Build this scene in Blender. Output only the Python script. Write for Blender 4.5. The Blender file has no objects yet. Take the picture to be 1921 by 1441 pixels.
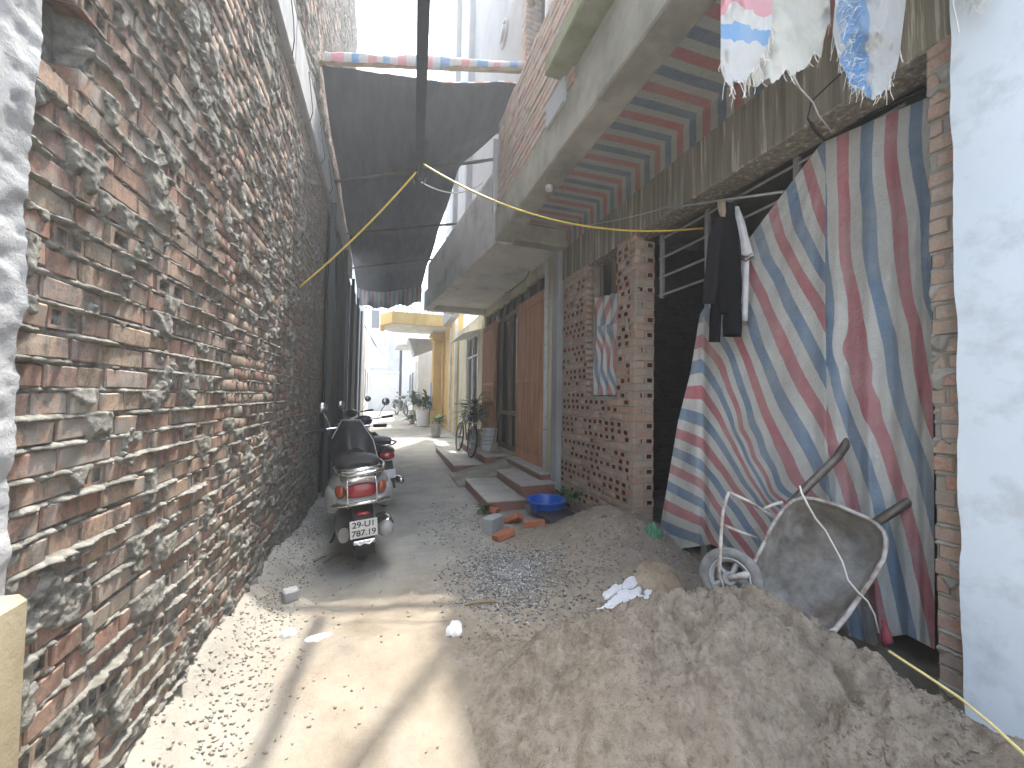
import bpy, math, random
import numpy as np
from mathutils import Vector, Matrix
random.seed(7); rng = np.random.default_rng(7)
S = bpy.context.scene
C = bpy.context.collection
rad = math.radians

# ------------------------------------------------------------------ camera, sky, sun, exposure
CAM_H, FPX = 1.35, 730.0
cd = bpy.data.cameras.new('camera'); cam = bpy.data.objects.new('camera', cd); C.objects.link(cam)
cd.sensor_width = 36; cd.lens = 36 * FPX / 1921; cd.clip_start = .02; cd.clip_end = 600
CR = Matrix.Rotation(rad(-18.3), 3, 'Z') @ Matrix.Rotation(rad(91.9), 3, 'X') @ Matrix.Rotation(rad(1.0), 3, 'Z')
cam.rotation_euler = CR.to_euler(); cam.location = (0, 0, CAM_H); S.camera = cam

SUN_AZ, SUN_EL = rad(28), rad(70)          # azimuth measured from the alley (+Y) towards +X
w = bpy.data.worlds.new('World'); S.world = w; w.use_nodes = True
nt = w.node_tree; bg = nt.nodes['Background']
sky = nt.nodes.new('ShaderNodeTexSky'); sky.sky_type = 'NISHITA'; sky.sun_disc = False
sky.sun_elevation = SUN_EL; sky.sun_rotation = SUN_AZ
sky.air_density = 1.4; sky.dust_density = 7.5; sky.ozone_density = 1.0
hs = nt.nodes.new('ShaderNodeHueSaturation'); hs.inputs['Saturation'].default_value = .75
nt.links.new(sky.outputs[0], hs.inputs['Color']); tn = nt.nodes.new('ShaderNodeMix'); tn.data_type = 'RGBA'; tn.blend_type = 'MULTIPLY'; tn.inputs[0].default_value = 1; tn.inputs[7].default_value = (.90, 1, 1.10, 1)
nt.links.new(hs.outputs[0], tn.inputs[6]); nt.links.new(tn.outputs[2], bg.inputs[0])
bg.inputs[1].default_value = .15
sl = bpy.data.lights.new('sun', 'SUN'); sun = bpy.data.objects.new('sun', sl); C.objects.link(sun)
sl.energy = 1.5; sl.angle = rad(1.0); sl.color = (1, .95, .87)
sd = Vector((math.sin(SUN_AZ) * math.cos(SUN_EL), math.cos(SUN_AZ) * math.cos(SUN_EL), math.sin(SUN_EL)))
sun.rotation_euler = sd.to_track_quat('Z', 'Y').to_euler(); sun.location = sd * 30
S.view_settings.view_transform = 'Standard'; S.view_settings.look = 'None'
S.view_settings.exposure = 2.72; S.view_settings.gamma = 1
try:
    S.cycles.max_bounces = 8; S.cycles.diffuse_bounces = 5; S.cycles.use_denoising = True
except Exception: pass

# ------------------------------------------------------------------ helpers
def at(x, y, **k):
    """world point of a place in the alley seen along the photo's ray through pixel x,y on the plane X=, Y= or Z="""
    d = CR @ Vector(((x - 960.5) / FPX, -(y - 720.5) / FPX, -1))
    ax, v = list(k.items())[0]; i = 'XYZ'.index(ax); o = Vector((0, 0, CAM_H))
    return o + d * ((v - o[i]) / d[i])
def hash2(ix, iy, seed):
    h = (ix.astype(np.int64) * 374761393 + iy.astype(np.int64) * 668265263 + seed * 974634541) & 0xffffffff
    h = ((h ^ (h >> 13)) * 1274126177) & 0xffffffff
    return ((h ^ (h >> 16)) & 0xffff) / 65535.0
def vnoise(x, y, seed=0):
    x = np.asarray(x, float); y = np.asarray(y, float)
    ix, iy = np.floor(x), np.floor(y); fx, fy = x - ix, y - iy
    fx = fx * fx * (3 - 2 * fx); fy = fy * fy * (3 - 2 * fy)
    a, b = hash2(ix, iy, seed), hash2(ix + 1, iy, seed); c, d = hash2(ix, iy + 1, seed), hash2(ix + 1, iy + 1, seed)
    return (a * (1 - fx) + b * fx) * (1 - fy) + (c * (1 - fx) + d * fx) * fy
def fbm(x, y, seed=0, o=4):
    s = 0; a = .5
    for i in range(o):
        s = s + a * vnoise(x * 2 ** i, y * 2 ** i, seed + i * 17); a *= .5
    return s / (1 - .5 ** o)
def sstep(a, b, x): 
    t = np.clip((x - a) / (b - a), 0, 1); return t * t * (3 - 2 * t)

LOC = {}
def tag(o, label=None, cat=None, group=None, kind=None):
    if label: o['label'] = label
    if cat: o['category'] = cat
    if group: o['group'] = group
    if kind: o['kind'] = kind
    return o
def thing(name, label, cat, loc=(0, 0, 0), group=None):
    o = bpy.data.objects.new(name, None); C.objects.link(o); o.location = loc; o.empty_display_size = .1
    LOC[o.name] = Vector(loc); return tag(o, label, cat, group)
def adopt(o, parent):
    if parent is not None:
        o.parent = parent
        if parent.name in LOC: o.matrix_parent_inverse = Matrix.Translation(-LOC[parent.name])
    return o
def link(name, me, mat=None, parent=None, smooth=False):
    if mat is not None:
        me.materials.clear()
        for m in (mat if isinstance(mat, (list, tuple)) else [mat]): me.materials.append(m)
    if smooth:
        me.polygons.foreach_set('use_smooth', [True] * len(me.polygons))
    o = bpy.data.objects.new(name, me); C.objects.link(o); return adopt(o, parent)
def grid_mesh(name, P, attr=None, flip=False, cut=None):
    """P: (n,m,3) array"""
    n, m = P.shape[:2]; me = bpy.data.meshes.new(name)
    idx = np.arange(n * m).reshape(n, m)
    q = np.stack([idx[:-1, :-1], idx[1:, :-1], idx[1:, 1:], idx[:-1, 1:]], -1).reshape(-1, 4)
    if cut is not None: q = q[~(cut.ravel()[q].any(1))]
    if flip: q = q[:, ::-1]
    return raw_mesh(me, P.reshape(-1, 3), q, attr)
def raw_mesh(me, V, Q, attr=None):
    k = Q.shape[1]
    me.vertices.add(len(V)); me.vertices.foreach_set('co', np.ascontiguousarray(V, dtype=np.float32).ravel())
    me.loops.add(Q.size); me.loops.foreach_set('vertex_index', np.ascontiguousarray(Q, dtype=np.int32).ravel())
    me.polygons.add(len(Q)); me.polygons.foreach_set('loop_start', np.arange(0, Q.size, k, dtype=np.int32))
    try: me.polygons.foreach_set('loop_total', np.full(len(Q), k, dtype=np.int32))
    except Exception: pass
    for nme, a in (attr or {}).items():
        t = me.attributes.new(nme, 'FLOAT', 'POINT'); t.data.foreach_set('value', np.ascontiguousarray(a, dtype=np.float32).ravel())
    me.update(calc_edges=True); me.validate(); return me

class MB:
    def __init__(s, M=None): s.v = []; s.f = []; s.M = M
    def add(s, vs, fs):
        b = len(s.v); s.v += [(s.M @ Vector(p)) if s.M else Vector(p) for p in vs]; s.f += [tuple(i + b for i in f) for f in fs]; return s
    def box(s, x0, x1, y0, y1, z0, z1, j=0):
        vs = [Vector((x, y, z)) + Vector((random.uniform(-j, j), random.uniform(-j, j), random.uniform(-j, j))) for x in (x0, x1) for y in (y0, y1) for z in (z0, z1)]
        return s.add(vs, [(0, 1, 3, 2), (4, 6, 7, 5), (0, 4, 5, 1), (2, 3, 7, 6), (0, 2, 6, 4), (1, 5, 7, 3)])
    def cbox(s, x0, x1, y0, y1, z0, z1, c=.006):
        """box with chamfered edges"""
        xs, ys, zs = (x0, x1), (y0, y1), (z0, z1); vs = []; ix = {}
        for a in (0, 1):
            for b in (0, 1):
                for d in (0, 1):
                    X, Y, Z = xs[a], ys[b], zs[d]; sx, sy, sz = (1, -1)[a] * c, (1, -1)[b] * c, (1, -1)[d] * c
                    ix[a, b, d] = len(vs); vs += [(X, Y + sy, Z + sz), (X + sx, Y, Z + sz), (X + sx, Y + sy, Z)]
        f = []
        def F(t, ax): return [ix[k] + ax for k in t]
        for a in (0, 1): f.append(F([(a, 0, 0), (a, 0, 1), (a, 1, 1), (a, 1, 0)][::1 if a == 0 else -1], 0))
        for b in (0, 1): f.append(F([(0, b, 0), (1, b, 0), (1, b, 1), (0, b, 1)][::1 if b == 0 else -1], 1))
        for d in (0, 1): f.append(F([(0, 0, d), (0, 1, d), (1, 1, d), (1, 0, d)][::1 if d == 0 else -1], 2))
        for a in (0, 1):
            for b in (0, 1): f.append([ix[a, b, 0] + 0, ix[a, b, 0] + 1, ix[a, b, 1] + 1, ix[a, b, 1] + 0])
            for d in (0, 1): f.append([ix[a, 0, d] + 0, ix[a, 0, d] + 2, ix[a, 1, d] + 2, ix[a, 1, d] + 0])
        for b in (0, 1):
            for d in (0, 1): f.append([ix[0, b, d] + 1, ix[0, b, d] + 2, ix[1, b, d] + 2, ix[1, b, d] + 1])
        for k in ix: f.append([ix[k], ix[k] + 1, ix[k] + 2])
        return s.add(vs, f)
    def tube(s, pts, r, n=8, cap=True):
        pts = [Vector(p) for p in pts]; R = r if isinstance(r, (list, tuple)) else [r] * len(pts); vs = []; fs = []; up = None
        for i, p in enumerate(pts):
            d = (pts[min(i + 1, len(pts) - 1)] - pts[max(i - 1, 0)])
            d = d.normalized() if d.length > 1e-9 else Vector((0, 0, 1))
            if up is None: up = Vector((0, 0, 1)) if abs(d.z) < .9 else Vector((1, 0, 0))
            a = d.cross(up).normalized(); b = a.cross(d).normalized(); up = b
            for k in range(n):
                t = 2 * math.pi * k / n; vs.append(p + (a * math.cos(t) + b * math.sin(t)) * R[i])
        for i in range(len(pts) - 1):
            for k in range(n): fs.append((i * n + k, i * n + (k + 1) % n, (i + 1) * n + (k + 1) % n, (i + 1) * n + k))
        if cap: fs.append(tuple(range(n))[::-1]); fs.append(tuple((len(pts) - 1) * n + k for k in range(n)))
        return s.add(vs, fs)
    def lathe(s, prof, c=(0, 0, 0), n=20, axis='Z'):
        vs = []; fs = []; m = len(prof)
        for k in range(n):
            t = 2 * math.pi * k / n
            for r, h in prof:
                p = (r * math.cos(t), r * math.sin(t), h)
                if axis == 'X': p = (h, p[0], p[1])
                if axis == 'Y': p = (p[0], h, p[1])
                vs.append((p[0] + c[0], p[1] + c[1], p[2] + c[2]))
        for k in range(n):
            for i in range(m - 1): fs.append((k * m + i, ((k + 1) % n) * m + i, ((k + 1) % n) * m + i + 1, k * m + i + 1))
        return s.add(vs, fs)
    def torus(s, c, R, r, axis='X', n=28, k=8, a0=0, a1=2 * math.pi):
        full = abs(a1 - a0 - 2 * math.pi) < 1e-6; prof = []
        pts = []
        for i in range(n + (0 if full else 1)):
            t = a0 + (a1 - a0) * i / n
            d = {'X': Vector((0, math.cos(t), math.sin(t))), 'Y': Vector((math.cos(t), 0, math.sin(t))), 'Z': Vector((math.cos(t), math.sin(t), 0))}[axis]
            ax = {'X': Vector((1, 0, 0)), 'Y': Vector((0, 1, 0)), 'Z': Vector((0, 0, 1))}[axis]
            for j in range(k):
                u = 2 * math.pi * j / k; pts.append(Vector(c) + d * (R + r * math.cos(u)) + ax * r * math.sin(u))
        N = len(pts) // k; fs = []
        for i in range(N if full else N - 1):
            for j in range(k): fs.append((i * k + j, i * k + (j + 1) % k, ((i + 1) % N) * k + (j + 1) % k, ((i + 1) % N) * k + j))
        return s.add(pts, fs)
    def loft(s, secs, n=16, cap=True):
        """secs: list of (cx, cy, cz, half width x, half height z, exponent); sections stand across y"""
        vs = []; fs = []
        for (cx, cy, cz, a, b, e) in secs:
            for k in range(n):
                t = 2 * math.pi * k / n; ct, st = math.cos(t), math.sin(t)
                vs.append((cx + a * math.copysign(abs(ct) ** (2 / e), ct), cy, cz + b * math.copysign(abs(st) ** (2 / e), st)))
        for i in range(len(secs) - 1):
            for k in range(n): fs.append((i * n + k, (i + 1) * n + k, (i + 1) * n + (k + 1) % n, i * n + (k + 1) % n))
        if cap: fs.append(tuple(range(n))); fs.append(tuple((len(secs) - 1) * n + k for k in range(n))[::-1])
        return s.add(vs, fs)
    def prism(s, poly, axis, a, b):
        n = len(poly)
        def p(u, v, t): return {'X': (t, u, v), 'Y': (u, t, v), 'Z': (u, v, t)}[axis]
        vs = [p(u, v, a) for u, v in poly] + [p(u, v, b) for u, v in poly]
        return s.add(vs, [tuple(range(n)), tuple(range(2 * n - 1, n - 1, -1))] + [(i, i + n, (i + 1) % n + n, (i + 1) % n) for i in range(n)])
    def mesh(s, name):
        me = bpy.data.meshes.new(name); me.from_pydata([tuple(v) for v in s.v], [], s.f); me.update(); me.validate()
        import bmesh as _b
        bm = _b.new(); bm.from_mesh(me); _b.ops.recalc_face_normals(bm, faces=bm.faces); bm.to_mesh(me); bm.free(); return me
    def build(s, name, mat, parent=None, smooth=False, auto=None):
        o = link(name, s.mesh(name), mat, parent, smooth)
        if smooth and auto is not None:
            try: o.data.set_sharp_from_angle(angle=rad(auto))
            except Exception: pass
        return o

# ------------------------------------------------------------------ materials
def nd(t, typ, **k):
    n = t.nodes.new(typ)
    for a, v in k.items():
        if a in n.inputs: n.inputs[a].default_value = v
        else: setattr(n, a, v)
    return n
def ramp(t, src, stops):
    r = t.nodes.new('ShaderNodeValToRGB'); t.links.new(src, r.inputs[0]); e = r.color_ramp.elements
    while len(e) < len(stops): e.new(.5)
    for i, (p, c) in enumerate(stops): e[i].position = p; e[i].color = (*c, 1) if len(c) == 3 else c
    return r.outputs[0]
def noise(t, vec, scale, detail=5, rough=.6, dist=0):
    n = nd(t, 'ShaderNodeTexNoise'); n.inputs['Scale'].default_value = scale; n.inputs['Detail'].default_value = detail
    n.inputs['Roughness'].default_value = rough; n.inputs['Distortion'].default_value = dist
    if vec is not None: t.links.new(vec, n.inputs['Vector'])
    return n.outputs[0]
def mapping(t, scale=(1, 1, 1), loc=(0, 0, 0), src='Object', rot=(0, 0, 0)):
    tc = nd(t, 'ShaderNodeTexCoord'); m = nd(t, 'ShaderNodeMapping'); m.inputs['Scale'].default_value = scale
    m.inputs['Location'].default_value = loc; m.inputs['Rotation'].default_value = rot
    t.links.new(tc.outputs[src], m.inputs[0]); return m.outputs[0]
def mix(t, fac, a, b, mode='MIX'):
    n = t.nodes.new('ShaderNodeMix'); n.data_type = 'RGBA'; n.blend_type = mode
    for i, x in ((0, fac), (6, a), (7, b)):
        if isinstance(x, bpy.types.NodeSocket): t.links.new(x, n.inputs[i])
        else: n.inputs[i].default_value = (*x, 1) if isinstance(x, tuple) and len(x) == 3 else x
    return n.outputs[2]
def mth(t, op, a, b=None, c=None):
    n = t.nodes.new('ShaderNodeMath'); n.operation = op
    for i, x in enumerate((a, b, c)):
        if x is None: continue
        if isinstance(x, bpy.types.NodeSocket): t.links.new(x, n.inputs[i])
        else: n.inputs[i].default_value = x
    return n.outputs[0]
def base(name):
    m = bpy.data.materials.new(name); m.use_nodes = True; t = m.node_tree; return m, t, t.nodes['Principled BSDF']
def bump(t, p, h, strength=.3, dist=.01):
    b = nd(t, 'ShaderNodeBump'); b.inputs['Strength'].default_value = strength; b.inputs['Distance'].default_value = dist
    t.links.new(h, b.inputs['Height']); t.links.new(b.outputs[0], p.inputs['Normal'])
def MAT(name, stops, rough=.85, scale=6, stretch=(1, 1, 1), bs=.25, bd=.006, bscale=None, metal=0, detail=6, spec=.3, dirt=None):
    """noise coloured surface; dirt=(colour, scale, amount, stretch)"""
    m, t, p = base(name)
    if isinstance(stops[0], (int, float)): 
        c = stops; stops = [(.3, tuple(x * .82 for x in c)), (.7, tuple(min(1, x * 1.12) for x in c))]
    v = mapping(t, stretch); col = ramp(t, noise(t, v, scale, detail), stops)
    if dirt:
        dc, ds, da, dst = dirt; dn = noise(t, mapping(t, dst, (3.1, 1.7, .4)), ds, 6, .65)
        f = ramp(t, dn, [(.5, (0, 0, 0)), (.72, (da, da, da))]); col = mix(t, f, col, dc)
    t.links.new(col, p.inputs['Base Color']); p.inputs['Roughness'].default_value = rough; p.inputs['Metallic'].default_value = metal
    p.inputs['Specular IOR Level'].default_value = spec
    if bs: bump(t, p, noise(t, mapping(t), bscale or scale * 8, 8, .7), bs, bd)
    return m
def brick_mat(name, stops, stain, grime=.6):
    m, t, p = base(name)
    oi = nd(t, 'ShaderNodeObjectInfo'); a = nd(t, 'ShaderNodeAttribute', attribute_name='tint')
    r = mth(t, 'FRACT', mth(t, 'ADD', oi.outputs['Random'], a.outputs['Fac']))
    g = nd(t, 'ShaderNodeNewGeometry')
    def pos(sc):
        mp = nd(t, 'ShaderNodeMapping'); mp.inputs['Scale'].default_value = sc; t.links.new(g.outputs['Position'], mp.inputs[0]); return mp.outputs[0]
    n1 = noise(t, pos((1, 1, 1)), 30, 6, .7)
    col = ramp(t, mth(t, 'ADD', mth(t, 'MULTIPLY', n1, .35), mth(t, 'MULTIPLY', r, .8)), stops)
    n2 = noise(t, pos((2.6, 2.6, 1.1)), 8, 7, .72, .6)
    col = mix(t, ramp(t, n2, [(.47, (0, 0, 0)), (.60, (grime, grime, grime))]), col, stain)
    n4 = noise(t, pos((1, 1, 1)), 90, 4, .7); col = mix(t, ramp(t, n4, [(.35, (.55, .55, .55)), (.6, (0, 0, 0))]), col, tuple(x * 1.3 for x in stain))
    n3 = noise(t, pos((1, 1, 1)), 7, 6, .7)
    col = mix(t, ramp(t, n3, [(.50, (0, 0, 0)), (.62, (.75, .75, .75))]), col, (.30, .285, .25))
    t.links.new(col, p.inputs['Base Color']); p.inputs['Roughness'].default_value = .92; p.inputs['Specular IOR Level'].default_value = .2
    bump(t, p, noise(t, pos((1, 1, 1)), 130, 6, .75), .5, .004)
    return m
def stripe_mat(name, white, red, blue, trans=.25, dirtc=(.35, .33, .27), dirt=.5, wid=.26):
    """woven tarpaulin; the cross-stripe coordinate s is stored on the mesh"""
    m, t, p = base(name)
    s = nd(t, 'ShaderNodeAttribute', attribute_name='s').outputs['Fac']
    s = mth(t, 'ADD', s, mth(t, 'MULTIPLY', mth(t, 'SUBTRACT', noise(t, mapping(t), 9, 4), .5), .10))
    r = mth(t, 'ROUND', s); d = mth(t, 'ABSOLUTE', mth(t, 'SUBTRACT', s, r))
    par = mth(t, 'FRACT', mth(t, 'ADD', mth(t, 'MULTIPLY', r, .5), 100.0)); par = mth(t, 'GREATER_THAN', par, .25)
    mask = nd(t, 'ShaderNodeMapRange'); t.links.new(d, mask.inputs[0]); mask.inputs[1].default_value = wid - .012; mask.inputs[2].default_value = wid + .012
    mask.inputs[3].default_value = 1; mask.inputs[4].default_value = 0
    col = mix(t, par, red, blue); 
    fade = noise(t, mapping(t), 5, 5); col = mix(t, ramp(t, fade, [(.35, (0, 0, 0)), (.75, (.35, .35, .35))]), col, white)
    col = mix(t, mask.outputs[0], white, col)
    dn = noise(t, mapping(t, (1, 1, .6)), 3.2, 7, .68)
    col = mix(t, ramp(t, dn, [(.42, (0, 0, 0)), (.72, (dirt, dirt, dirt))]), col, dirtc)
    t.links.new(col, p.inputs['Base Color']); p.inputs['Roughness'].default_value = .62; p.inputs['Specular IOR Level'].default_value = .3
    w1 = noise(t, mapping(t, (60, 60, 700)), 1, 2); w2 = noise(t, mapping(t, (500, 500, 40)), 1, 2); cr = noise(t, mapping(t), 28, 6, .65, .8)
    cr2 = noise(t, mapping(t, (1, 1, 2.4)), 60, 5, .7, .5); bump(t, p, mth(t, 'ADD', mth(t, 'MULTIPLY', mth(t, 'ADD', w1, w2), .12), mth(t, 'ADD', cr, mth(t, 'MULTIPLY', cr2, .45))), .8, .014)
    if trans:
        tr = nd(t, 'ShaderNodeBsdfTranslucent'); t.links.new(col, tr.inputs[0]); ms = nd(t, 'ShaderNodeMixShader'); ms.inputs[0].default_value = trans
        out = t.nodes['Material Output']; t.links.new(p.outputs[0], ms.inputs[1]); t.links.new(tr.outputs[0], ms.inputs[2]); t.links.new(ms.outputs[0], out.inputs[0])
    return m
def plain(name, c, rough=.5, metal=0, spec=.5, coat=0):
    m, t, p = base(name)
    n = noise(t, mapping(t), 14, 5); k = ramp(t, n, [(.3, tuple(x * .8 for x in c)), (.7, tuple(min(1, x * 1.08) for x in c))])
    t.links.new(k, p.inputs['Base Color']); p.inputs['Metallic'].default_value = metal; p.inputs['Specular IOR Level'].default_value = spec
    rr = ramp(t, noise(t, mapping(t), 30, 5), [(.3, (max(.02, rough - .1),) * 3), (.75, (min(1, rough + .15),) * 3)]); t.links.new(rr, p.inputs['Roughness'])
    if coat: p.inputs['Coat Weight'].default_value = coat
    return m

m_lbrick = brick_mat('old_brick', [(.08, (.27, .14, .10)), (.3, (.345, .20, .145)), (.5, (.37, .245, .175)), (.68, (.385, .29, .205)), (.86, (.33, .19, .145)), (1, (.28, .245, .21))], (.105, .097, .088), .8)
m_rbrick = brick_mat('hollow_brick', [(.08, (.42, .19, .125)), (.35, (.46, .29, .205)), (.6, (.48, .36, .27)), (.85, (.44, .22, .15)), (1, (.44, .35, .28))], (.40, .355, .30), .6)
m_hole = plain('brick_cell_inside', (.15, .055, .035), .95, spec=.1)  # bare fired red, darkened further for the shade inside the cells
m_mortar = MAT('mortar', [(.28, (.085, .08, .065)), (.42, (.17, .16, .138)), (.55, (.245, .235, .205)), (.75, (.36, .35, .315))], .95, 26, bs=.9, bd=.008, bscale=120, dirt=((.105, .10, .075), 7, .7, (1, 1, .6)))
m_rmortar = MAT('mortar_right', [(.3, (.25, .235, .20)), (.7, (.43, .41, .36))], .95, 9, bs=.6, bd=.005, bscale=120)
m_plaster = MAT('rough_plaster', [(.3, (.31, .31, .31)), (.7, (.45, .45, .45))], .95, 5, bs=.6, bd=.008, bscale=90)
m_conc = MAT('raw_concrete', [(.25, (.21, .195, .15)), (.5, (.34, .315, .25)), (.75, (.46, .425, .34))], .92, 3.2, bs=.4, bd=.006, bscale=60, dirt=((.13, .125, .085), 2.3, .75, (1, 1, .5)))
m_drip = MAT('dripped_concrete', [(.38, (.17, .155, .12)), (.52, (.27, .245, .19)), (.58, (.30, .275, .215)), (.64, (.56, .52, .43))], .92, 7, stretch=(4.2, 4.2, .2), bs=.4, bd=.006, bscale=50)
m_moss = MAT('mossy_concrete', [(.3, (.15, .17, .07)), (.5, (.24, .25, .13)), (.72, (.33, .31, .22))], .95, 5, bs=.6, bd=.01, bscale=45)
m_white = MAT('pale_blue_limewash', [(.3, (.70, .80, .88)), (.7, (.80, .88, .94))], .8, 1.6, bs=.12, bd=.003, bscale=40, dirt=((.42, .43, .43), 6, .45, (1, 1, 1)))
m_sand = MAT('damp_sand', [(.28, (.20, .165, .128)), (.5, (.285, .242, .193)), (.75, (.37, .32, .26))], .97, 16, bs=.9, bd=.014, bscale=110, detail=10, dirt=((.125, .10, .075), 48, .7, (1, 1, 1)))
m_dark = plain('dark_metal_and_unlit_interior', (.035, .037, .042), .6)  # dark metal, also the colour of panels standing in for unlit interiors
m_steel = MAT('grey_steel', [(.3, (.30, .31, .31)), (.7, (.48, .48, .46))], .55, 8, bs=.1, metal=.3)
m_bamboo = MAT('weathered_bamboo', [(.3, (.20, .15, .09)), (.7, (.40, .31, .20))], .75, 9, stretch=(1, 1, 1), bs=.2)
m_wood = MAT('weathered_wood', [(.3, (.16, .11, .07)), (.7, (.33, .24, .16))], .8, 5, stretch=(6, 6, .6), bs=.3)
m_curtain = stripe_mat('striped_tarpaulin', (.76, .775, .74), (.61, .23, .26), (.22, .34, .50), .12, dirt=.5)
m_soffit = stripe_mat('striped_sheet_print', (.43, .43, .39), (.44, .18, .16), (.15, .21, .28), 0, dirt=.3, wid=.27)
m_torn = stripe_mat('torn_tarpaulin', (.66, .67, .66), (.72, .36, .42), (.22, .42, .70), .4, dirt=.35)
m_black = MAT('black_shade_sheet', [(.3, (.030, .036, .044)), (.7, (.062, .072, .086))], .75, 4, stretch=(3, .4, 3), bs=.3, bd=.01, bscale=25)
_t = m_black.node_tree; _tr = nd(_t, 'ShaderNodeBsdfTranslucent'); _tr.inputs[0].default_value = (.08, .10, .13, 1); _ms = nd(_t, 'ShaderNodeMixShader'); _ms.inputs[0].default_value = .05
_t.links.new(_t.nodes['Principled BSDF'].outputs[0], _ms.inputs[1]); _t.links.new(_tr.outputs[0], _ms.inputs[2]); _t.links.new(_ms.outputs[0], _t.nodes['Material Output'].inputs[0])
m_cream = MAT('cream_render', [(.3, (.58, .52, .36)), (.7, (.70, .64, .47))], .85, 2, bs=.15, dirt=((.26, .24, .18), 2.6, .7, (1.5, 1.5, .4)))
m_yellow = MAT('yellow_render', [(.3, (.55, .37, .13)), (.7, (.66, .47, .19))], .8, 2, bs=.12, dirt=((.40, .26, .08), 3, .6, (1, 1, .4)))
m_soffw = MAT('grey_white_render', [(.3, (.64, .62, .57)), (.7, (.76, .74, .69))], .85, 2, bs=.1, dirt=((.30, .29, .27), 2.2, .6, (1, 1, 1)))
m_wall_white = MAT('white_render', [(.3, (.72, .73, .74)), (.7, (.82, .83, .84))], .8, 2, bs=.1, dirt=((.50, .51, .52), 1.6, .55, (1, 1, .5)))
m_beige = MAT('beige_grey_render', [(.3, (.28, .27, .25)), (.7, (.38, .365, .34))], .88, 1.4, bs=.15, dirt=((.28, .27, .25), 1.8, .6, (1, 1, .4)))
m_greyplas = MAT('grey_render', [(.3, (.33, .34, .35)), (.7, (.46, .47, .48))], .88, 1.7, bs=.2, dirt=((.22, .22, .22), 2, .7, (1, 1, .4)))
m_tile = MAT('step_tile', [(.3, (.40, .38, .34)), (.7, (.54, .51, .46))], .55, 4, bs=.08, dirt=((.27, .24, .19), 3, .7, (1, 1, 1)))
m_tileedge = plain('step_edge_tile', (.30, .14, .11), .5)
m_slat = MAT('brown_bamboo_slat', [(.3, (.34, .155, .075)), (.7, (.60, .33, .18))], .6, 12, stretch=(1, 1, .12), bs=.2)
m_glass = plain('dark_glass', (.03, .04, .05), .12, spec=.6)
m_blackcloth = plain('black_cloth', (.011, .011, .014), .85, spec=.2)
m_whitecloth = plain('white_cloth', (.78, .78, .80), .85, spec=.2)
m_blueplastic = plain('blue_plastic', (.012, .11, .52), .32)
m_whiteplastic = plain('white_plastic', (.72, .73, .74), .4)
m_rubber = plain('rubber', (.018, .018, .019), .8)
m_chrome = plain('chrome', (.68, .68, .68), .2, metal=1)
m_silver = plain('silver_grey_paint', (.27, .28, .27), .35, coat=.4)
m_blackpl = plain('black_plastic', (.018, .018, .02), .45)
m_red = plain('red_lens', (.30, .010, .02), .15, coat=.5)
m_orange = plain('amber_lens', (.26, .05, .015), .2, coat=.5)
m_yellowcable = plain('yellow_cable', (.70, .50, .07), .45)
m_wirewhite = plain('white_cord', (.72, .70, .64), .7)
m_wireblack = plain('black_wire', (.02, .02, .02), .6)
m_leaf = MAT('leaf', [(.3, (.030, .075, .022)), (.7, (.075, .14, .04))], .5, 9, bs=.1)
m_leafred = MAT('leaf_dark_red', [(.3, (.045, .05, .03)), (.7, (.14, .06, .05))], .5, 9, bs=.1)
m_lime = MAT('lime_powder', [(.3, (.74, .75, .78)), (.7, (.86, .87, .9))], .95, 9, bs=.5, bd=.006, bscale=60)
m_terr = plain('red_paint', (.35, .03, .03), .5)
m_tan = MAT('tan_block', [(.25, (.34, .265, .16)), (.5, (.50, .41, .26)), (.75, (.60, .51, .35))], .95, 7, bs=.6, bd=.006, bscale=80, dirt=((.25, .19, .14), 5, .8, (1, 1, 1)))
m_barrow = MAT('cement_crusted_steel', [(.30, (.12, .105, .09)), (.46, (.25, .235, .21)), (.6, (.36, .35, .325)), (.75, (.50, .49, .46))], .85, 7, bs=.8, bd=.01, bscale=38, detail=10, dirt=((.19, .115, .075), 5, .75, (1, 1, 1)))
m_barrowrim = MAT('cement_crusted_rim', [(.35, (.22, .15, .11)), (.55, (.48, .46, .43)), (.8, (.62, .60, .56))], .85, 12, bs=.5, bd=.004, bscale=60)
m_sack = MAT('dirty_sack', [(.3, (.30, .23, .15)), (.7, (.47, .39, .28))], .9, 6, bs=.4, bd=.01, bscale=40)
m_gravel = MAT('gravel', [(.25, (.17, .17, .17)), (.5, (.34, .34, .33)), (.8, (.58, .58, .57))], .9, 22, bs=.3)
m_paper = plain('white_paper', (.75, .75, .74), .8)

# ------------------------------------------------------------------ ground
def polydist(x, y, pts):
    """distance to a polyline, parameter-interpolated third value, and side (>0 left of the direction)"""
    best = np.full(np.shape(x), 1e9); val = np.zeros(np.shape(x)); side = np.zeros(np.shape(x))
    for (x0, y0, v0), (x1, y1, v1) in zip(pts[:-1], pts[1:]):
        dx, dy = x1 - x0, y1 - y0; L = dx * dx + dy * dy
        t = np.clip(((x - x0) * dx + (y - y0) * dy) / L, 0, 1)
        d = np.hypot(x - x0 - t * dx, y - y0 - t * dy); k = d < best
        best = np.where(k, d, best); val = np.where(k, v0 + t * (v1 - v0), val)
        side = np.where(k, dx * (y - y0) - dy * (x - x0), side)
    return best, val, side
def atd(x, y, dep): return Vector((0, 0, CAM_H)) + (CR @ Vector(((x - 960.5) / FPX, -(y - 720.5) / FPX, -1))) * dep
CREST = [] + [tuple(atd(*q)) for q in ((1240, 1105, 1.74), (1330, 1100, 1.66), (1400, 1107, 1.58), (1500, 1140, 1.49), (1570, 1180, 1.40), (1660, 1240, 1.29), (1800, 1330, 1.08), (1930, 1440, .92))] + [(1.75, .2, .33)]
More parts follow.
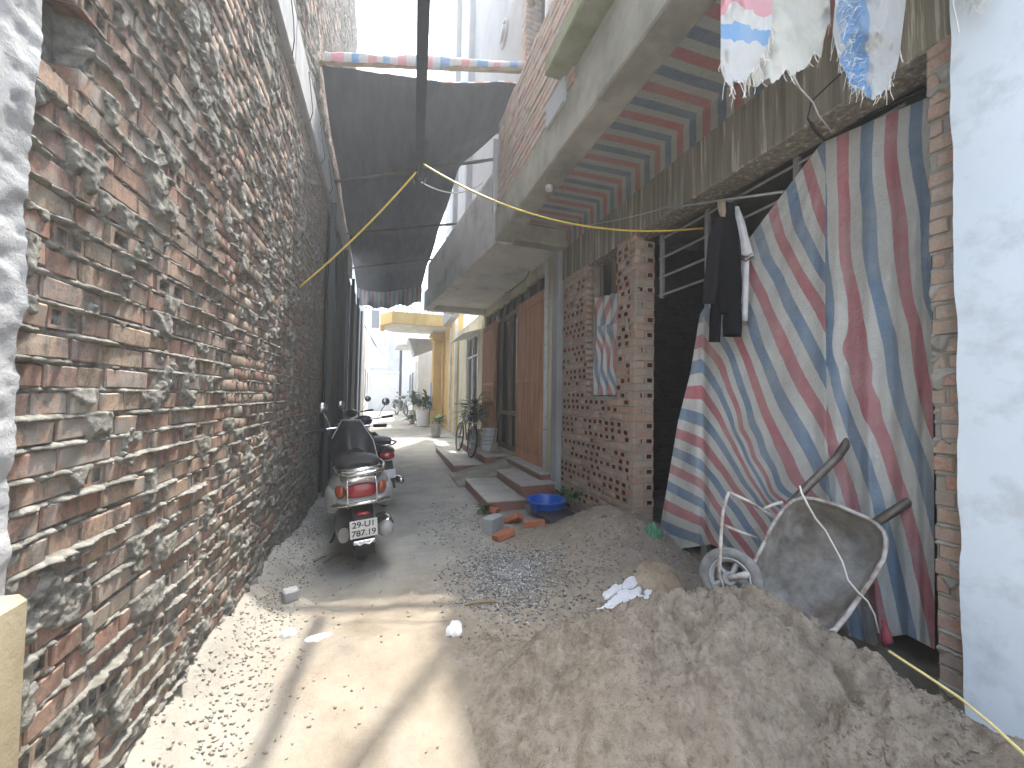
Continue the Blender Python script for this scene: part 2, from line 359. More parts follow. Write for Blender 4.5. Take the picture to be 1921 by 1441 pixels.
GASH = [[(*at(x, y, Z=.25).xy, 1) for x, y in g] for g in (((1395, 1265), (1440, 1290), (1475, 1305)), ((1500, 1320), (1560, 1352), (1600, 1395)), ((1520, 1395), (1570, 1425)), ((1255, 1240), (1300, 1275)), ((1595, 1310), (1620, 1350)))]
def heap_h(x, y):
    d, v, s = polydist(x, y, CREST)
    inside = v * np.clip(1 - d / 1.12, 0, 1) ** 1.25
    outside = v - d * .75
    h = np.where(s < 0, inside, outside)
    return h
def ground_h(x, y):
    z = np.clip(y - 6, 0, 40) * .017
    z = z + .35 * np.exp(-(((x - 2.05) / .55) ** 2 + ((y - 3.12) / .58) ** 2)) + .10 * np.exp(-(((x - 1.6) / .5) ** 2 + ((y - 2.5) / .5) ** 2)) + .05 * np.exp(-(((x - .98) / .3) ** 2 + ((y - 2.72) / .34) ** 2))
    near = sstep(4.6, 3.2, y)
    z = z + .16 * np.exp(-((x + .80) / .13) ** 2) * (.4 + fbm(x * 3, y * 3, 5)) * near
    z = z + near * ((fbm(x * 2.2, y * 2.2, 9) - .5) * .05 + (fbm(x * 14, y * 14, 3) - .5) * .016)
    rut = sstep(.0, .3, x) * near
    z = z + rut * (fbm(x * 9, y * 9, 31) - .5) * .045
    return z
def axis(segs):
    out = []
    for a, b, st in segs: out += list(np.arange(a, b, st))
    return np.array(out + [segs[-1][1]])
gx = axis([(-80, -4, 8), (-4, -.95, .3), (-.95, 2.6, .02), (2.6, 6, .3), (6, 90, 8)])
gy = axis([(-40, -2, 4), (-2, .3, .2), (.3, 5, .02), (5, 20, .3), (20, 200, 6)])
GX, GY = np.meshgrid(gx, gy, indexing='ij'); GZ = ground_h(GX, GY)
m_ground, t, p = base('alley_ground')
v = mapping(t); sx = nd(t, 'ShaderNodeSeparateXYZ'); t.links.new(v, sx.inputs[0])
sandc = ramp(t, noise(t, v, 3.5, 7, .65), [(.28, (.175, .145, .11)), (.5, (.25, .212, .165)), (.75, (.32, .277, .22))])
concc = ramp(t, noise(t, v, 2.2, 8, .62), [(.3, (.25, .24, .215)), (.5, (.345, .33, .295)), (.72, (.44, .42, .38))])
wob = mth(t, 'ADD', sx.outputs[1], mth(t, 'MULTIPLY', mth(t, 'SUBTRACT', noise(t, v, 1.6, 4), .5), 1.4))
fc = nd(t, 'ShaderNodeMapRange'); t.links.new(wob, fc.inputs[0]); fc.inputs[1].default_value = 2.5; fc.inputs[2].default_value = 3.5
wx = mth(t, 'ADD', sx.outputs[0], mth(t, 'MULTIPLY', mth(t, 'SUBTRACT', noise(t, v, 2.1, 5), .5), .9))
fx = nd(t, 'ShaderNodeMapRange'); t.links.new(wx, fx.inputs[0]); fx.inputs[1].default_value = 1.25; fx.inputs[2].default_value = .85
fy = nd(t, 'ShaderNodeMapRange'); t.links.new(wob, fy.inputs[0]); fy.inputs[1].default_value = 3.8; fy.inputs[2].default_value = 4.5
fcc = mth(t, 'MULTIPLY', fc.outputs[0], mth(t, 'MAXIMUM', fx.outputs[0], fy.outputs[0])); fd = nd(t, 'ShaderNodeMapRange'); t.links.new(wx, fd.inputs[0]); fd.inputs[1].default_value = .25; fd.inputs[2].default_value = .62
sandc = mix(t, fd.outputs[0], sandc, ramp(t, noise(t, v, 16, 10, .65), [(.28, (.20, .165, .128)), (.5, (.285, .242, .193)), (.75, (.37, .32, .26))])); col = mix(t, fcc, sandc, concc)
wet = ramp(t, noise(t, mapping(t, (1.4, .7, 1)), 1.3, 4), [(.55, (0, 0, 0)), (.7, (.45, .45, .45))]); col = mix(t, wet, col, (.36, .34, .30))
lf = mth(t, 'ADD', sx.outputs[0], mth(t, 'MULTIPLY', mth(t, 'SUBTRACT', noise(t, v, 2.5, 6), .5), 1.3))
lm = nd(t, 'ShaderNodeMapRange'); t.links.new(lf, lm.inputs[0]); lm.inputs[1].default_value = -.15; lm.inputs[2].default_value = -.6
lim = mth(t, 'MULTIPLY', lm.outputs[0], mth(t, 'MULTIPLY', mth(t, 'SUBTRACT', 1.0, fc.outputs[0]), .6)); col = mix(t, lim, col, (.28, .268, .24))
speck = ramp(t, noise(t, v, 80, 5, .75, .4), [(.58, (0, 0, 0)), (.74, (.4, .4, .4))]); col = mix(t, speck, col, (.16, .13, .10))
t.links.new(col, p.inputs['Base Color']); p.inputs['Roughness'].default_value = .95; p.inputs['Specular IOR Level'].default_value = .2
bump(t, p, mth(t, 'ADD', noise(t, v, 40, 8, .72), mth(t, 'MULTIPLY', noise(t, v, 9, 4), 1.2)), .5, .02)
g = link('ground', grid_mesh('ground', np.stack([GX, GY, GZ], -1)), m_ground, None, True); tag(g, kind='structure')

# foreground heap of damp sand
hx = np.arange(.28, 2.32, .007); hy = np.arange(.25, 2.45, .007); HX, HY = np.meshgrid(hx, hy, indexing='ij')
HB = heap_h(HX + (fbm(HX * 4, HY * 4, 71) - .5) * .18, HY + (fbm(HX * 4, HY * 4, 72) - .5) * .18)
lump = fbm(HX * 7, HY * 7, 40, 4); clod = fbm(HX * 30, HY * 30, 41, 4); rid = 1 - np.abs(2 * fbm(HX * 5.5, HY * 5.5, 43, 3) - 1)
patch = sstep(.34, .5, fbm(HX * 2.4, HY * 2.4, 44, 3))
steep = sstep(.05, .25, HB)
fine = fbm(HX * 60, HY * 60, 47, 3); cl2 = np.abs(2 * fbm(HX * 16, HY * 16, 46, 4) - 1)
HZ = HB + (fbm(HX * 5 + HY * 3, HY * 9 - HX * 4, 48, 4) - .5) * .05 * steep + ((clod - .5) * .034 + (cl2 - .25) * .022 + (fine - .5) * .036) * (.15 + .85 * patch) * (.45 + .55 * steep) - np.clip(rid - .95, 0, 1) * .25 * steep * patch
terr = np.floor((HB + (lump - .5) * .12) / .055); HZ = HZ + (terr * .055 + .0275 - HB) * .10 * patch * steep
for gpt in GASH:
    d, _, s_ = polydist(HX + (lump - .5) * .06, HY + (clod - .5) * .05, gpt); HZ = HZ - .045 * np.exp(-(d / .013) ** 2) + .022 * np.exp(-((d - .035) / .025) ** 2) * (s_ > 0)
edge = np.minimum.reduce([sstep(.28, .8, HX + (lump - .5) * .3), sstep(2.45, 2.05, HY)])
HZ = ground_h(HX, HY) * 1.0 + np.where(HB > 0, HZ * edge, HB) - .012
g = link('sand_heap', grid_mesh('sand_heap', np.stack([HX, HY, np.maximum(HZ, -.3)], -1)), m_sand, None, True)
tag(g, 'heap of damp brown building sand spilling across the alley before the wheelbarrow', 'sand heap')

# ------------------------------------------------------------------ bricks
COURSE = .071
def brick_template(L, H, D, kind, seed):
    """brick with its visible face at x=0 looking to +x, length along y, centred; D deep towards -x"""
    r = random.Random(seed); b = MB(); j = .0022; c = .004
    y0, y1, z0, z1 = -L / 2, L / 2, -H / 2, H / 2
    if kind == 'plain':
        f = [(0 + r.uniform(-j, j), y0 + c + r.uniform(-j, j), z0 + c), (0 + r.uniform(-j, j), y1 - c + r.uniform(-j, j), z0 + c + r.uniform(-j, j)), (r.uniform(-j, j), y1 - c, z1 - c + r.uniform(-j, j)), (r.uniform(-j, j), y0 + c, z1 - c)]
        m = [(-c, y0, z0), (-c, y1, z0), (-c, y1, z1), (-c, y0, z1)]; k = [(-D, y, z) for _, y, z in m]
        b.add(f + m + k, [(0, 1, 2, 3)] + [(i, i + 4, (i + 1) % 4 + 4, (i + 1) % 4) for i in range(4)] + [(i + 4, i + 8, (i + 1) % 4 + 8, (i + 1) % 4 + 4) for i in range(4)] + [(11, 10, 9, 8)])
    else:                                    # hollow face with square cells
        n = int(kind[-1]); wcell = L / n; ys = [y0]; mg = .17 if n > 1 else .22; holef = []
        for i in range(n): ys += [y0 + wcell * i + wcell * mg, y0 + wcell * (i + 1) - wcell * mg]
        ys.append(y1); zs = [z0, z0 + H * .17, z1 - H * .17, z1]; vs = [(0 + r.uniform(-.001, .001), y, z) for y in ys for z in zs]; fs = []
        for a in range(len(ys) - 1):
            for d in range(3):
                q = (a * 4 + d, (a + 1) * 4 + d, (a + 1) * 4 + d + 1, a * 4 + d + 1)
                if d == 1 and a % 2 == 1:
                    o = len(vs); dep = r.choice([.02, .06, .075, .085]); vs += [(-dep, vs[i][1], vs[i][2]) for i in q]
                    holef += list(range(len(fs), len(fs) + 5)); fs += [(q[i], q[(i + 1) % 4], o + (i + 1) % 4, o + i) for i in range(4)] + [(o, o + 1, o + 2, o + 3)]
                else: fs.append(q)
        o = len(vs); vs += [(0, y0, z0), (0, y1, z0), (0, y1, z1), (0, y0, z1), (-D, y0, z0), (-D, y1, z0), (-D, y1, z1), (-D, y0, z1)]
        fs += [(o + i, o + i + 4, o + (i + 1) % 4 + 4, o + (i + 1) % 4) for i in range(4)]; b.add(vs, fs)
    me = b.mesh('brick')
    if kind != 'plain':
        for i in holef: me.polygons[i].material_index = 1
    return me
TPL = {}
def tpl(L, kind, v, D=.09, H=.057):
    k = (round(L, 3), kind, v, D)
    if k not in TPL: TPL[k] = brick_template(L, H, D, kind, hash(k[0] * 1000) % 999 + v * 31)
    return TPL[k]
def lay_bricks(parent, items, mat, limit, m_hole):
    """items: (mesh, world matrix); the ones nearest the lens become brick objects, the rest one part"""
    cl = Vector((0, 0, CAM_H))
    items = sorted(items, key=lambda it: (it[1].translation - cl).length)
    for me, M in items[:limit]:
        if not me.materials: me.materials.append(mat); me.materials.append(m_hole)
        o = bpy.data.objects.new('brick', me); C.objects.link(o); o.parent = parent; o.matrix_parent_inverse = Matrix.Translation(-LOC[parent.name]); o.matrix_basis = M
    rest = items[limit:]
    if rest:
        V = []; Q = []; T = []; MI = []; cache = {}; b = 0
        for me, M in rest:
            if me.name not in cache:
                a = np.empty(len(me.vertices) * 3); me.vertices.foreach_get('co', a)
                qs = []
                for pl in me.polygons:
                    q = list(pl.vertices); qs.append(q if len(q) == 4 else q + [q[-1]])
                cache[me.name] = (a.reshape(-1, 3), np.array(qs), np.array([pl.material_index for pl in me.polygons]))
            a, q, mi_ = cache[me.name]; MI.append(mi_); Mn = np.array(M)
            V.append(a @ Mn[:3, :3].T + Mn[:3, 3]); Q.append(q + b); b += len(a); T.append(np.full(len(a), random.random()))
        me = raw_mesh(bpy.data.meshes.new('brickwork'), np.concatenate(V), np.concatenate(Q), {'tint': np.concatenate(T)})
        o = link('brickwork', me, [mat, m_hole], parent); o['kind'] = 'stuff'; MI = np.concatenate(MI)
        if len(MI) == len(me.polygons): me.polygons.foreach_set('material_index', MI.astype(np.int32))
def course_run(a, b, z, fn, mixp=.35, jit=.004, kinds=('plain', 'plain')):
    """fill a run a..b of one course; fn(u, z, L, kind, v) appends a brick"""
    u = a - random.uniform(0, .1)
    while u < b - .03:
        L = .205 if random.random() > mixp else .1
        u0, u1 = max(u, a), min(u + L, b); l = round((u1 - u0) / .02) * .02 if (u0 > u or u1 < u + L) else L
        if l > .035: fn((u0 + u1) / 2, z + random.uniform(-jit, jit), l, random.choice(kinds), random.randrange(3))
        u += L + random.uniform(.008, .016)

# ------------------------------------------------------------------ left: old brick house wall
XL = -.78
lw = thing('brick_wall', 'tall old red and tan brick wall with grey mortar squeezed out of its joints', 'wall', (XL - .1, 3, 0))
items = []; holes = [(1.18, 1.34, 2.13, 2.35)]
def lb(u, z, L, kind, v):
    for h in holes:
        if h[0] < u < h[1] and h[2] < z < h[3]: return
    M = Matrix.Translation((XL + random.uniform(-.005, .004), u, z)) @ Matrix.Rotation(random.uniform(-.025, .025), 4, 'Z') @ Matrix.Rotation(random.uniform(-.014, .014), 4, 'X') @ Matrix.Rotation(random.uniform(-.03, .03), 4, 'Y')
    items.append((tpl(L, kind, v), M))
nc = int(3.95 / COURSE)
for c in range(-1, nc + 1):
    z = c * COURSE + COURSE / 2
    course_run(1.12, 5.62, z, lb, .30 if c % 3 else .75, .004, ('plain',) * 9 + ('cell2',))
for c in range(int(4.36 / COURSE) + 1, int(9.5 / COURSE)):
    course_run(2.3, 9.4, c * COURSE + COURSE / 2, lb, .3)
lay_bricks(lw, items, m_lbrick, 300, m_mortar)
# mortar: a height field that fills the joints, swells out of them and hangs down over the bricks
def mortar_field(ys, zs, amp, name, parent, X0=None, sg=1, mat=None, lowk=1, smear=1, cells=None):
    Y, Z = np.meshgrid(ys, zs, indexing='ij')
    k = np.floor(Z / COURSE + .5); d = Z - k * COURSE                      # distance to the nearest bed joint
    h = np.full(Y.shape, -.019 if smear else -.010) + (fbm(Y * 40, Z * 40, 11) - .5) * .012
    for off in (0, 1):                                                    # lips and tongues from this joint and from the one above
        kk = k + off; dd = Z - kk * COURSE
        a = fbm(Y * 7, kk * 3.7, 21, 3) * .62 + .38 * fbm(Y * 38, kk * 3.7, 23, 3); lip = np.clip(a - .36, 0, 1) * .085 * amp
        h = np.maximum(h, -.012 + lip * np.exp(-((dd + .002) / .0085) ** 2) + .004 * (np.abs(dd) < .007))
        tn = fbm(Y * 9 + kk * 5.1, kk * 1.9, 33, 3); L = np.clip(tn - .58, 0, 1) * .5 * amp + (fbm(Y * 55, Z * 55, 35, 2) - .5) * .02 * (tn > .57) + .002
        e = sstep(-L, -L * .55, dd) * (dd < .006); th = (.004 + np.clip(tn - .55, 0, 1) * .07) * (.55 + .45 * sstep(0, -L, dd))
        h = np.maximum(h, np.where(L > .012, -.014 + e * (.014 + th), -.02))
    low = lowk * sstep(1.5, 0, Z) * .09 + lowk * sstep(1.6, 4.5, Y) * .10 + .03 * amp
    sm = fbm(Y * 5, Z * 5, 51, 5) + low; e = smear * sstep(.735, .775, sm + (fbm(Y * 45, Z * 45, 53, 2) - .5) * .1)
    h = np.maximum(h, -.016 + e * (.021 + (fbm(Y * 25, Z * 25, 52) - .45) * .045))
    h = h + (fbm(Y * 70, Z * 70, 61, 3) - .5) * .011
    for y0, y1, z0, z1 in (holes if X0 is None else []): h = np.where((Y > y0) & (Y < y1) & (Z > z0) & (Z < z1), -.11, h)
    base_ = np.exp(-(Z / .10) ** 2) * .03 * sstep(5, 3, Y)
    cut = None
    if cells:
        cut = np.zeros(Y.shape, bool)
        for cu_, cz_, cl_ in cells: cut |= (np.abs(Y - cu_) < cl_ / 2 - .004) & (np.abs(Z - cz_) < .025)
    P = np.stack([(XL if X0 is None else X0) + sg * (h + base_), Y, Z], -1); o = link(name, grid_mesh(name, P, flip=sg < 0, cut=cut), mat or m_mortar, parent, True); return o
mortar_field(np.arange(1.13, 2.3, .0052), np.arange(-.12, 3.2, .0052), 1.1, 'mortar', lw)
mortar_field(np.arange(2.295, 5.62, .011), np.arange(-.12, 3.95, .0085), 1.0, 'mortar', lw)
mortar_field(np.arange(2.2, 9.42, .05), np.arange(4.34, 9.6, .0115), .9, 'mortar', lw)
MB().box(XL - .22, XL - .075, 1.1, 9.4, -.3, 9.6).box(XL - .0755, XL - .03, 2.3, 5.6, 3.1, 3.96).build('wall_core', m_mortar, lw)
b = MB(); 
for y0, y1 in ((1.6, 3.4), (3.41, 5.3), (5.31, 7.4), (7.41, 9.4)): b.cbox(XL - .06, XL + .05 + random.uniform(-.006, .006), y0, y1, 3.94, 4.35, .012)
b.build('concrete_band', m_plaster, lw)
for i, (y, l) in enumerate(((3.15, .09), (3.9, .12), (4.6, .16), (5.3, .14))):
    MB().tube([(XL + .055, y, 4.3), (XL + .075, y + .03, 4.12), (XL + .06 + l * .3, y + .02, 3.98 - l * .3), (XL + .06, y + .1, 3.9)], .004, 5).build('tie_wire', m_wireblack, lw)
# plastered pier before it
lp = thing('plastered_pier', 'rough white plastered pier where the old brick wall begins', 'pier', (-.85, .3, 0))
py = np.arange(-1.2, 1.146, .012); pz = np.arange(-.1, 3.4, .012); PY, PZ = np.meshgrid(py, pz, indexing='ij')
hh = (fbm(PY * 9, PZ * 9, 81, 4) - .5) * .03 + (fbm(PY * 45, PZ * 45, 82, 4) - .5) * .016; rag = (fbm(PZ * 9, PZ * 0, 83, 4) - .5) * .035
PYr = PY + rag * sstep(.9, 1.14, PY)
link('plaster_face', grid_mesh('plaster_face', np.stack([-.752 + hh, PYr, PZ], -1)), m_plaster, lp, True)
ex = np.array([-.86, -.80, -.775, -.76]); EX, EZ = np.meshgrid(ex, pz, indexing='ij')
EXh = np.where(EX > -.77, -.752 + hh[-1][None, :], EX)
link('plaster_edge', grid_mesh('plaster_edge', np.stack([EXh, PYr[-1][None, :] + (EX + .76) * -.1 + 0 * EZ, EZ], -1), flip=True), m_plaster, lp, True)
# tan blocks stacked in the corner
for i, (z0, z1, dy, dx) in enumerate(((-.03, .285, .05, .02), (.31, .61, .025, .008), (.635, .96, -.02, 0))):
    b = MB(); b.cbox(-.70 + dx, -.60 + dx, .35, .985 + dy, z0, z1 + .02, .012)
    tag(b.build('stone_block', m_tan), ('sandy tan block at the foot of the stack by the plastered pier', 'sandy tan block in the middle of the stack by the plastered pier', 'sandy tan block on top of the stack by the plastered pier')[i], 'block', 'tan blocks stacked by the pier')
# dark metal sheets farther along the left side
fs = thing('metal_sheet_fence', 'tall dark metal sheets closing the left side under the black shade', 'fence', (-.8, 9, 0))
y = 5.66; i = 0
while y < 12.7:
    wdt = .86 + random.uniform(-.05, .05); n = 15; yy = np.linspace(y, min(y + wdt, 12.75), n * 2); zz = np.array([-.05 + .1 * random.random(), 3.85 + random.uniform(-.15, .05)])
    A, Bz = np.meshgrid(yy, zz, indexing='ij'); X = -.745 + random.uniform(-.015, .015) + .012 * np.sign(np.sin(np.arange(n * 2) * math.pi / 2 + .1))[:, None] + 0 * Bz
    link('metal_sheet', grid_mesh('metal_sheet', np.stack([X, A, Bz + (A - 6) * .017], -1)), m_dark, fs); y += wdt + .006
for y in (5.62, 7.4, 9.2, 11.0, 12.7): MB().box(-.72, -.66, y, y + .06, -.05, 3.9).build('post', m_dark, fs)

# ------------------------------------------------------------------ right: unfinished brick house
XR = 2.2
rh = thing('unfinished_house', 'unfinished brick house with raw concrete beam and balcony over the sand', 'house', (2.4, 2.6, 0))
items = []; CELLS = []; TPL.clear()
RZ180 = Matrix.Rotation(math.pi, 4, 'Z')
def jit(): return Matrix.Rotation(random.uniform(-.02, .02), 4, 'Z') @ Matrix.Rotation(random.uniform(-.015, .015), 4, 'X')
def face_run(x, a, b, z0, z1, mixp, kinds_h, hole=None):
    for c in range(int(math.floor(z0 / COURSE)), int(math.ceil(z1 / COURSE))):
        z = c * COURSE + COURSE / 2
        if not (z0 < z < z1): continue
        def fn(u, zz, L, kind, v):
            if hole and hole[0] < u < hole[1] and hole[2] < zz < hole[3]: return
            kd = random.choice(kinds_h) if .075 < L < .13 else 'plain'
            if kd != 'plain': CELLS.append((u, zz, .1))
            items.append((tpl(.1 if kd != 'plain' else L, kd, v), Matrix.Translation((x + random.uniform(-.004, .004), u, zz)) @ RZ180 @ jit()))
        course_run(a, b, z, fn, mixp if c % 4 else .15)
HK = ('cell1',) * 7 + ('plain',)
face_run(XR, 3.06, 4.58, -.05, 1.37, .93, HK)
face_run(XR, 3.96, 4.58, 1.37, 2.88, .9, HK)
face_run(XR, 3.06, 3.35, 1.37, 2.88, .9, HK)
face_run(XR, .70, 1.0, -.05, 3.3, .6, ('plain',))
face_run(1.28, 2.55, 4.58, 3.70, 4.75, .3, ('plain',))
face_run(1.28, 1.2, 2.55, 3.98, 5.2, .3, ('plain',))
face_run(1.62, 2.42, 3.5, 4.4, 7.6, .3, ('plain',)); face_run(1.62, 4.58, 4.75, 4.4, 7.6, .6, ('plain',))
def jamb(y, x0, x1, z0, z1, kinds):
    for c in range(int(z0 / COURSE), int(z1 / COURSE)):
        z = c * COURSE + COURSE / 2; u = x0 + .005
        seq = [.1, .1] if c % 2 else [.205]
        for L in seq:
            kd = random.choice(kinds) if L < .15 else 'plain'
            items.append((tpl(L, kd, random.randrange(3)), Matrix.Translation((u + L / 2, y + random.uniform(-.004, .003), z)) @ Matrix.Rotation(-math.pi / 2, 4, 'Z') @ jit())); u += L + .01
jamb(3.052, 2.2, 2.42, 0, 2.87, ('cell1', 'cell1', 'plain'))
jamb(4.585, 1.62, 1.8, 4.4, 7.6, ('plain',))
lay_bricks(rh, items, m_rbrick, 300, m_hole)
for ya, yb, za, zb_, st_ in ((.68, 1.004, -.1, 2.88, .006), (3.055, 4.59, -.1, 1.372, .007), (3.96, 4.59, 1.373, 2.885, .007), (3.055, 3.352, 1.373, 2.885, .007)): mortar_field(np.arange(ya, yb, st_), np.arange(za, zb_, min(st_, .009)), .12 if ya > 1 else .7, 'mortar', rh, XR, -1, m_rmortar, 0, 0 if ya > 1 else 1, CELLS if ya > 1 else None)
def rough_box(name, x0, x1, y0, y1, z0, z1, mat, parent, r=.012, amp=.004):
    b = MB(); b.cbox(x0, x1, y0, y1, z0, z1, r); return b.build(name, mat, parent)
MB().box(XR + .088, 2.41, 3.13, 4.6, -.3, 1.375).build('masonry_core', m_rmortar, rh)
for y0, y1, z0, xo in ((3.955, 4.6, 1.376, .088), (3.13, 3.355, 1.376, .088), (.6, 1.0, -.3, .012)): MB().box(XR + xo, 2.41, y0, y1, z0, 2.9).build('masonry_core', m_rmortar, rh)
b = MB()
for c in range(0, 41): b.box(2.204, 2.418, 3.058, 3.13, c * COURSE - .009, c * COURSE + .009, .002)
o = b.box(2.296, 2.306, 3.059, 3.13, 0, 2.88).build('bed_joints', m_rmortar, rh); o['kind'] = 'stuff'
for k in ((1.292, 1.39, 2.55, 4.59, 3.69, 4.74), (1.292, 1.39, 1.0, 2.549, 3.97, 5.25), (1.632, 1.8, 2.42, 3.5, 3.69, 6.7), (1.632, 1.8, 4.592, 4.76, 3.69, 6.7), (1.632, 1.8, 2.42, 4.76, 6.7, 7.71), (1.632, 1.8, 3.501, 4.591, 3.69, 4.3)): MB().box(*k).build('upper_masonry_core', m_rmortar, rh)
rough_box('concrete_beam', XR - .005, 2.425, .55, 4.62, 2.885, 3.3, m_drip, rh)
rough_box('fascia_beam', 1.275, 1.5, .2, 4.64, 3.3, 3.69, m_conc, rh)
rough_box('balcony_slab', 1.503, 5.2, .2, 4.64, 3.506, 3.68, m_conc, rh)
rough_box('end_beam', 1.502, 2.19, 4.46, 4.66, 3.28, 3.5, m_conc, rh)
rough_box('ledge', 1.12, 1.40, .2, 2.72, 3.83, 3.965, m_moss, rh)
rough_box('ledge_web', 1.30, 1.40, .2, 2.70, 3.68, 3.84, m_conc, rh)
rough_box('lump', 1.25, 1.30, 2.65, 3.0, 3.62, 3.84, m_greyplas, rh)
b = MB(); b.lathe([(0, -.02), (.035, -.02), (.035, .05), (.0, .05)], (1.40, 3.25, 3.28), 12).build('pipe_stub', m_whiteplastic, rh)
rough_box('corner_column', 2.14, 2.44, 4.61, 4.80, -.1, 3.5, m_greyplas, rh)
MB().box(1.86, 1.9, 3.3, 4.75, 4.2, 6.75).build('unlit_recess_panel', m_dark, rh)  # dark panel standing in for the unlit room behind the opening
rough_box('window_post', 1.66, 1.73, 3.98, 4.06, 4.3, 6.7, m_soffw, rh)
# striped sheet left on the soffit, turned down on the beam
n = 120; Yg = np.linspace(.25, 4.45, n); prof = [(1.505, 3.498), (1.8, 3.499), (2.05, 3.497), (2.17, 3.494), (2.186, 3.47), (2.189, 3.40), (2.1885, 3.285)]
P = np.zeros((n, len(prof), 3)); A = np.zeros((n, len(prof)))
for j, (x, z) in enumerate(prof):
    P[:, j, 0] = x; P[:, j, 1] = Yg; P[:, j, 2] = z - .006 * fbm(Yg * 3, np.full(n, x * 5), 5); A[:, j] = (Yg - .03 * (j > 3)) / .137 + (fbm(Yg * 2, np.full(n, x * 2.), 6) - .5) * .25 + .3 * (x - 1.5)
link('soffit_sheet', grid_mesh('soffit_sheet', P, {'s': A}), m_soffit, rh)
# room behind
m_dimbrick = None
m_room, t, p = base('room_brick'); bt = nd(t, 'ShaderNodeTexBrick'); bt.inputs['Scale'].default_value = 4.4; bt.inputs['Color1'].default_value = (.12, .075, .06, 1); bt.inputs['Color2'].default_value = (.16, .11, .085, 1); bt.inputs['Mortar'].default_value = (.13, .125, .11, 1)  # brick and mortar colours darkened to carry the shade of the room
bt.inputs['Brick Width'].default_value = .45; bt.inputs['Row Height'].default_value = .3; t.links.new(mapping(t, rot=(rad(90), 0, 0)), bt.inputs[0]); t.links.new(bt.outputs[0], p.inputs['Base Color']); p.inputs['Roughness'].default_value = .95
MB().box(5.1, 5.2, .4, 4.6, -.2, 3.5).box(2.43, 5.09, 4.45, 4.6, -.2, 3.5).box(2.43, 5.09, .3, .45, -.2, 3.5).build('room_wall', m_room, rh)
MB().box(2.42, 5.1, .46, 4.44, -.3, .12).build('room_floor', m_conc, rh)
# loose planks and poles inside the doorway
for i in range(4):
    y = 2.98 - i * .05
    MB().tube([(2.50 + i * .03, y, .1), (2.62 + .05 * i, y - .22 - .05 * i, 1.15 - .12 * i)], .022, 7).build('prop', m_wood, thing('timber_prop', ('longest', 'second longest', 'second shortest', 'shortest')[i] + ' timber prop leaning in the dark doorway beside the striped curtain', 'timber prop', (2.5, y, .1), 'props leaning in the doorway'))

# pale blue neighbouring wall on the right
ww = thing('painted_wall', 'pale blue limewashed wall beside the end of the sand heap', 'wall', (2.2, 0, 0))
wy = np.arange(-1.6, .912, .02); wz_ = np.arange(-.2, 4.2, .03); WY, WZ = np.meshgrid(wy, wz_, indexing='ij')
rg = (fbm(WZ * 6, WZ * 0, 91, 4) - .5) * .018 * sstep(.85, .91, WY)
link('wall_face', grid_mesh('wall_face', np.stack([2.135 + (fbm(WY * 3, WZ * 3, 92) - .5) * .012, WY + rg, WZ], -1), flip=True), m_white, ww, True)
MB().box(2.15, 2.4, -1.6, .895, -.2, 4.2).build('wall_core', m_white, ww)

# ------------------------------------------------------------------ steel window grille behind the curtain
gr = thing('steel_grille', 'grey steel bar frame fixed across the open doorway under the beam', 'grille', (2.46, 2.3, 2.3))
for y in (3.0, 2.46, 1.74): MB().box(2.445, 2.475, y - .017, y + .017, 2.0 if y != 3.0 else 2.3, 2.9).build('upright', m_steel, gr)
for z, y0 in ((2.33, 2.47), (2.5, 2.47), (2.68, 1.75), (2.86, 1.2)): MB().tube([(2.46, y0, z), (2.46, 3.04, z)], .011, 6).build('bar', m_steel, gr)
MB().box(2.43, 2.47, 2.44, 2.50, .1, 2.0).build('door_post', m_steel, gr)

# ------------------------------------------------------------------ striped curtain over the doorway
CRn = np.array(CR)
def atX(px, py, X):
    d = np.stack([(px - 960.5) / FPX, -(py - 720.5) / FPX, -np.ones_like(px)], -1) @ CRn.T
    tt = X / d[..., 0]; return np.stack([X + 0 * tt, d[..., 1] * tt, CAM_H + d[..., 2] * tt], -1)
def atY(px, py, Y):
    d = np.stack([(px - 960.5) / FPX, -(py - 720.5) / FPX, -np.ones_like(px)], -1) @ CRn.T
    tt = Y / d[..., 1]; return np.stack([d[..., 0] * tt, Y + 0 * tt, CAM_H + d[..., 2] * tt], -1)
def tps(pts, vals, lam=2e-3):
    P_ = np.array(pts, float) / 500; n_ = len(P_)
    def K(r2): return np.where(r2 > 0, r2 * np.log(r2 + 1e-12), 0)
    r2 = ((P_[:, None] - P_[None]) ** 2).sum(-1); Am = np.zeros((n_ + 3, n_ + 3)); Am[:n_, :n_] = K(r2) + lam * np.eye(n_)
    Am[:n_, n_] = 1; Am[:n_, n_ + 1:] = P_; Am[n_, :n_] = 1; Am[n_ + 1:, :n_] = P_.T
    co = np.linalg.solve(Am, np.concatenate([np.array(vals, float), np.zeros(3)]))
    def f(x, y):
        x = x / 500; y = y / 500; o = co[n_] + co[n_ + 1] * x + co[n_ + 2] * y
        for i in range(n_): o = o + co[i] * K((x - P_[i, 0]) ** 2 + (y - P_[i, 1]) ** 2)
        return o
    return f
def plin(pts, m):
    pts = np.array(pts, float); L = np.concatenate([[0], np.cumsum(np.hypot(*np.diff(pts, axis=0).T))]); q = np.linspace(0, L[-1], m)
    return np.stack([np.interp(q, L, pts[:, 0]), np.interp(q, L, pts[:, 1])], -1)
def coons(top, bot, left, right):
    n_, m_ = len(left), len(top); v_ = np.linspace(0, 1, n_)[:, None, None]; u_ = np.linspace(0, 1, m_)[None, :, None]
    return (1 - v_) * top[None] + v_ * bot[None] + (1 - u_) * left[:, None] + u_ * right[:, None] - ((1 - u_) * (1 - v_) * top[0] + u_ * (1 - v_) * top[-1] + (1 - u_) * v_ * bot[0] + u_ * v_ * bot[-1])
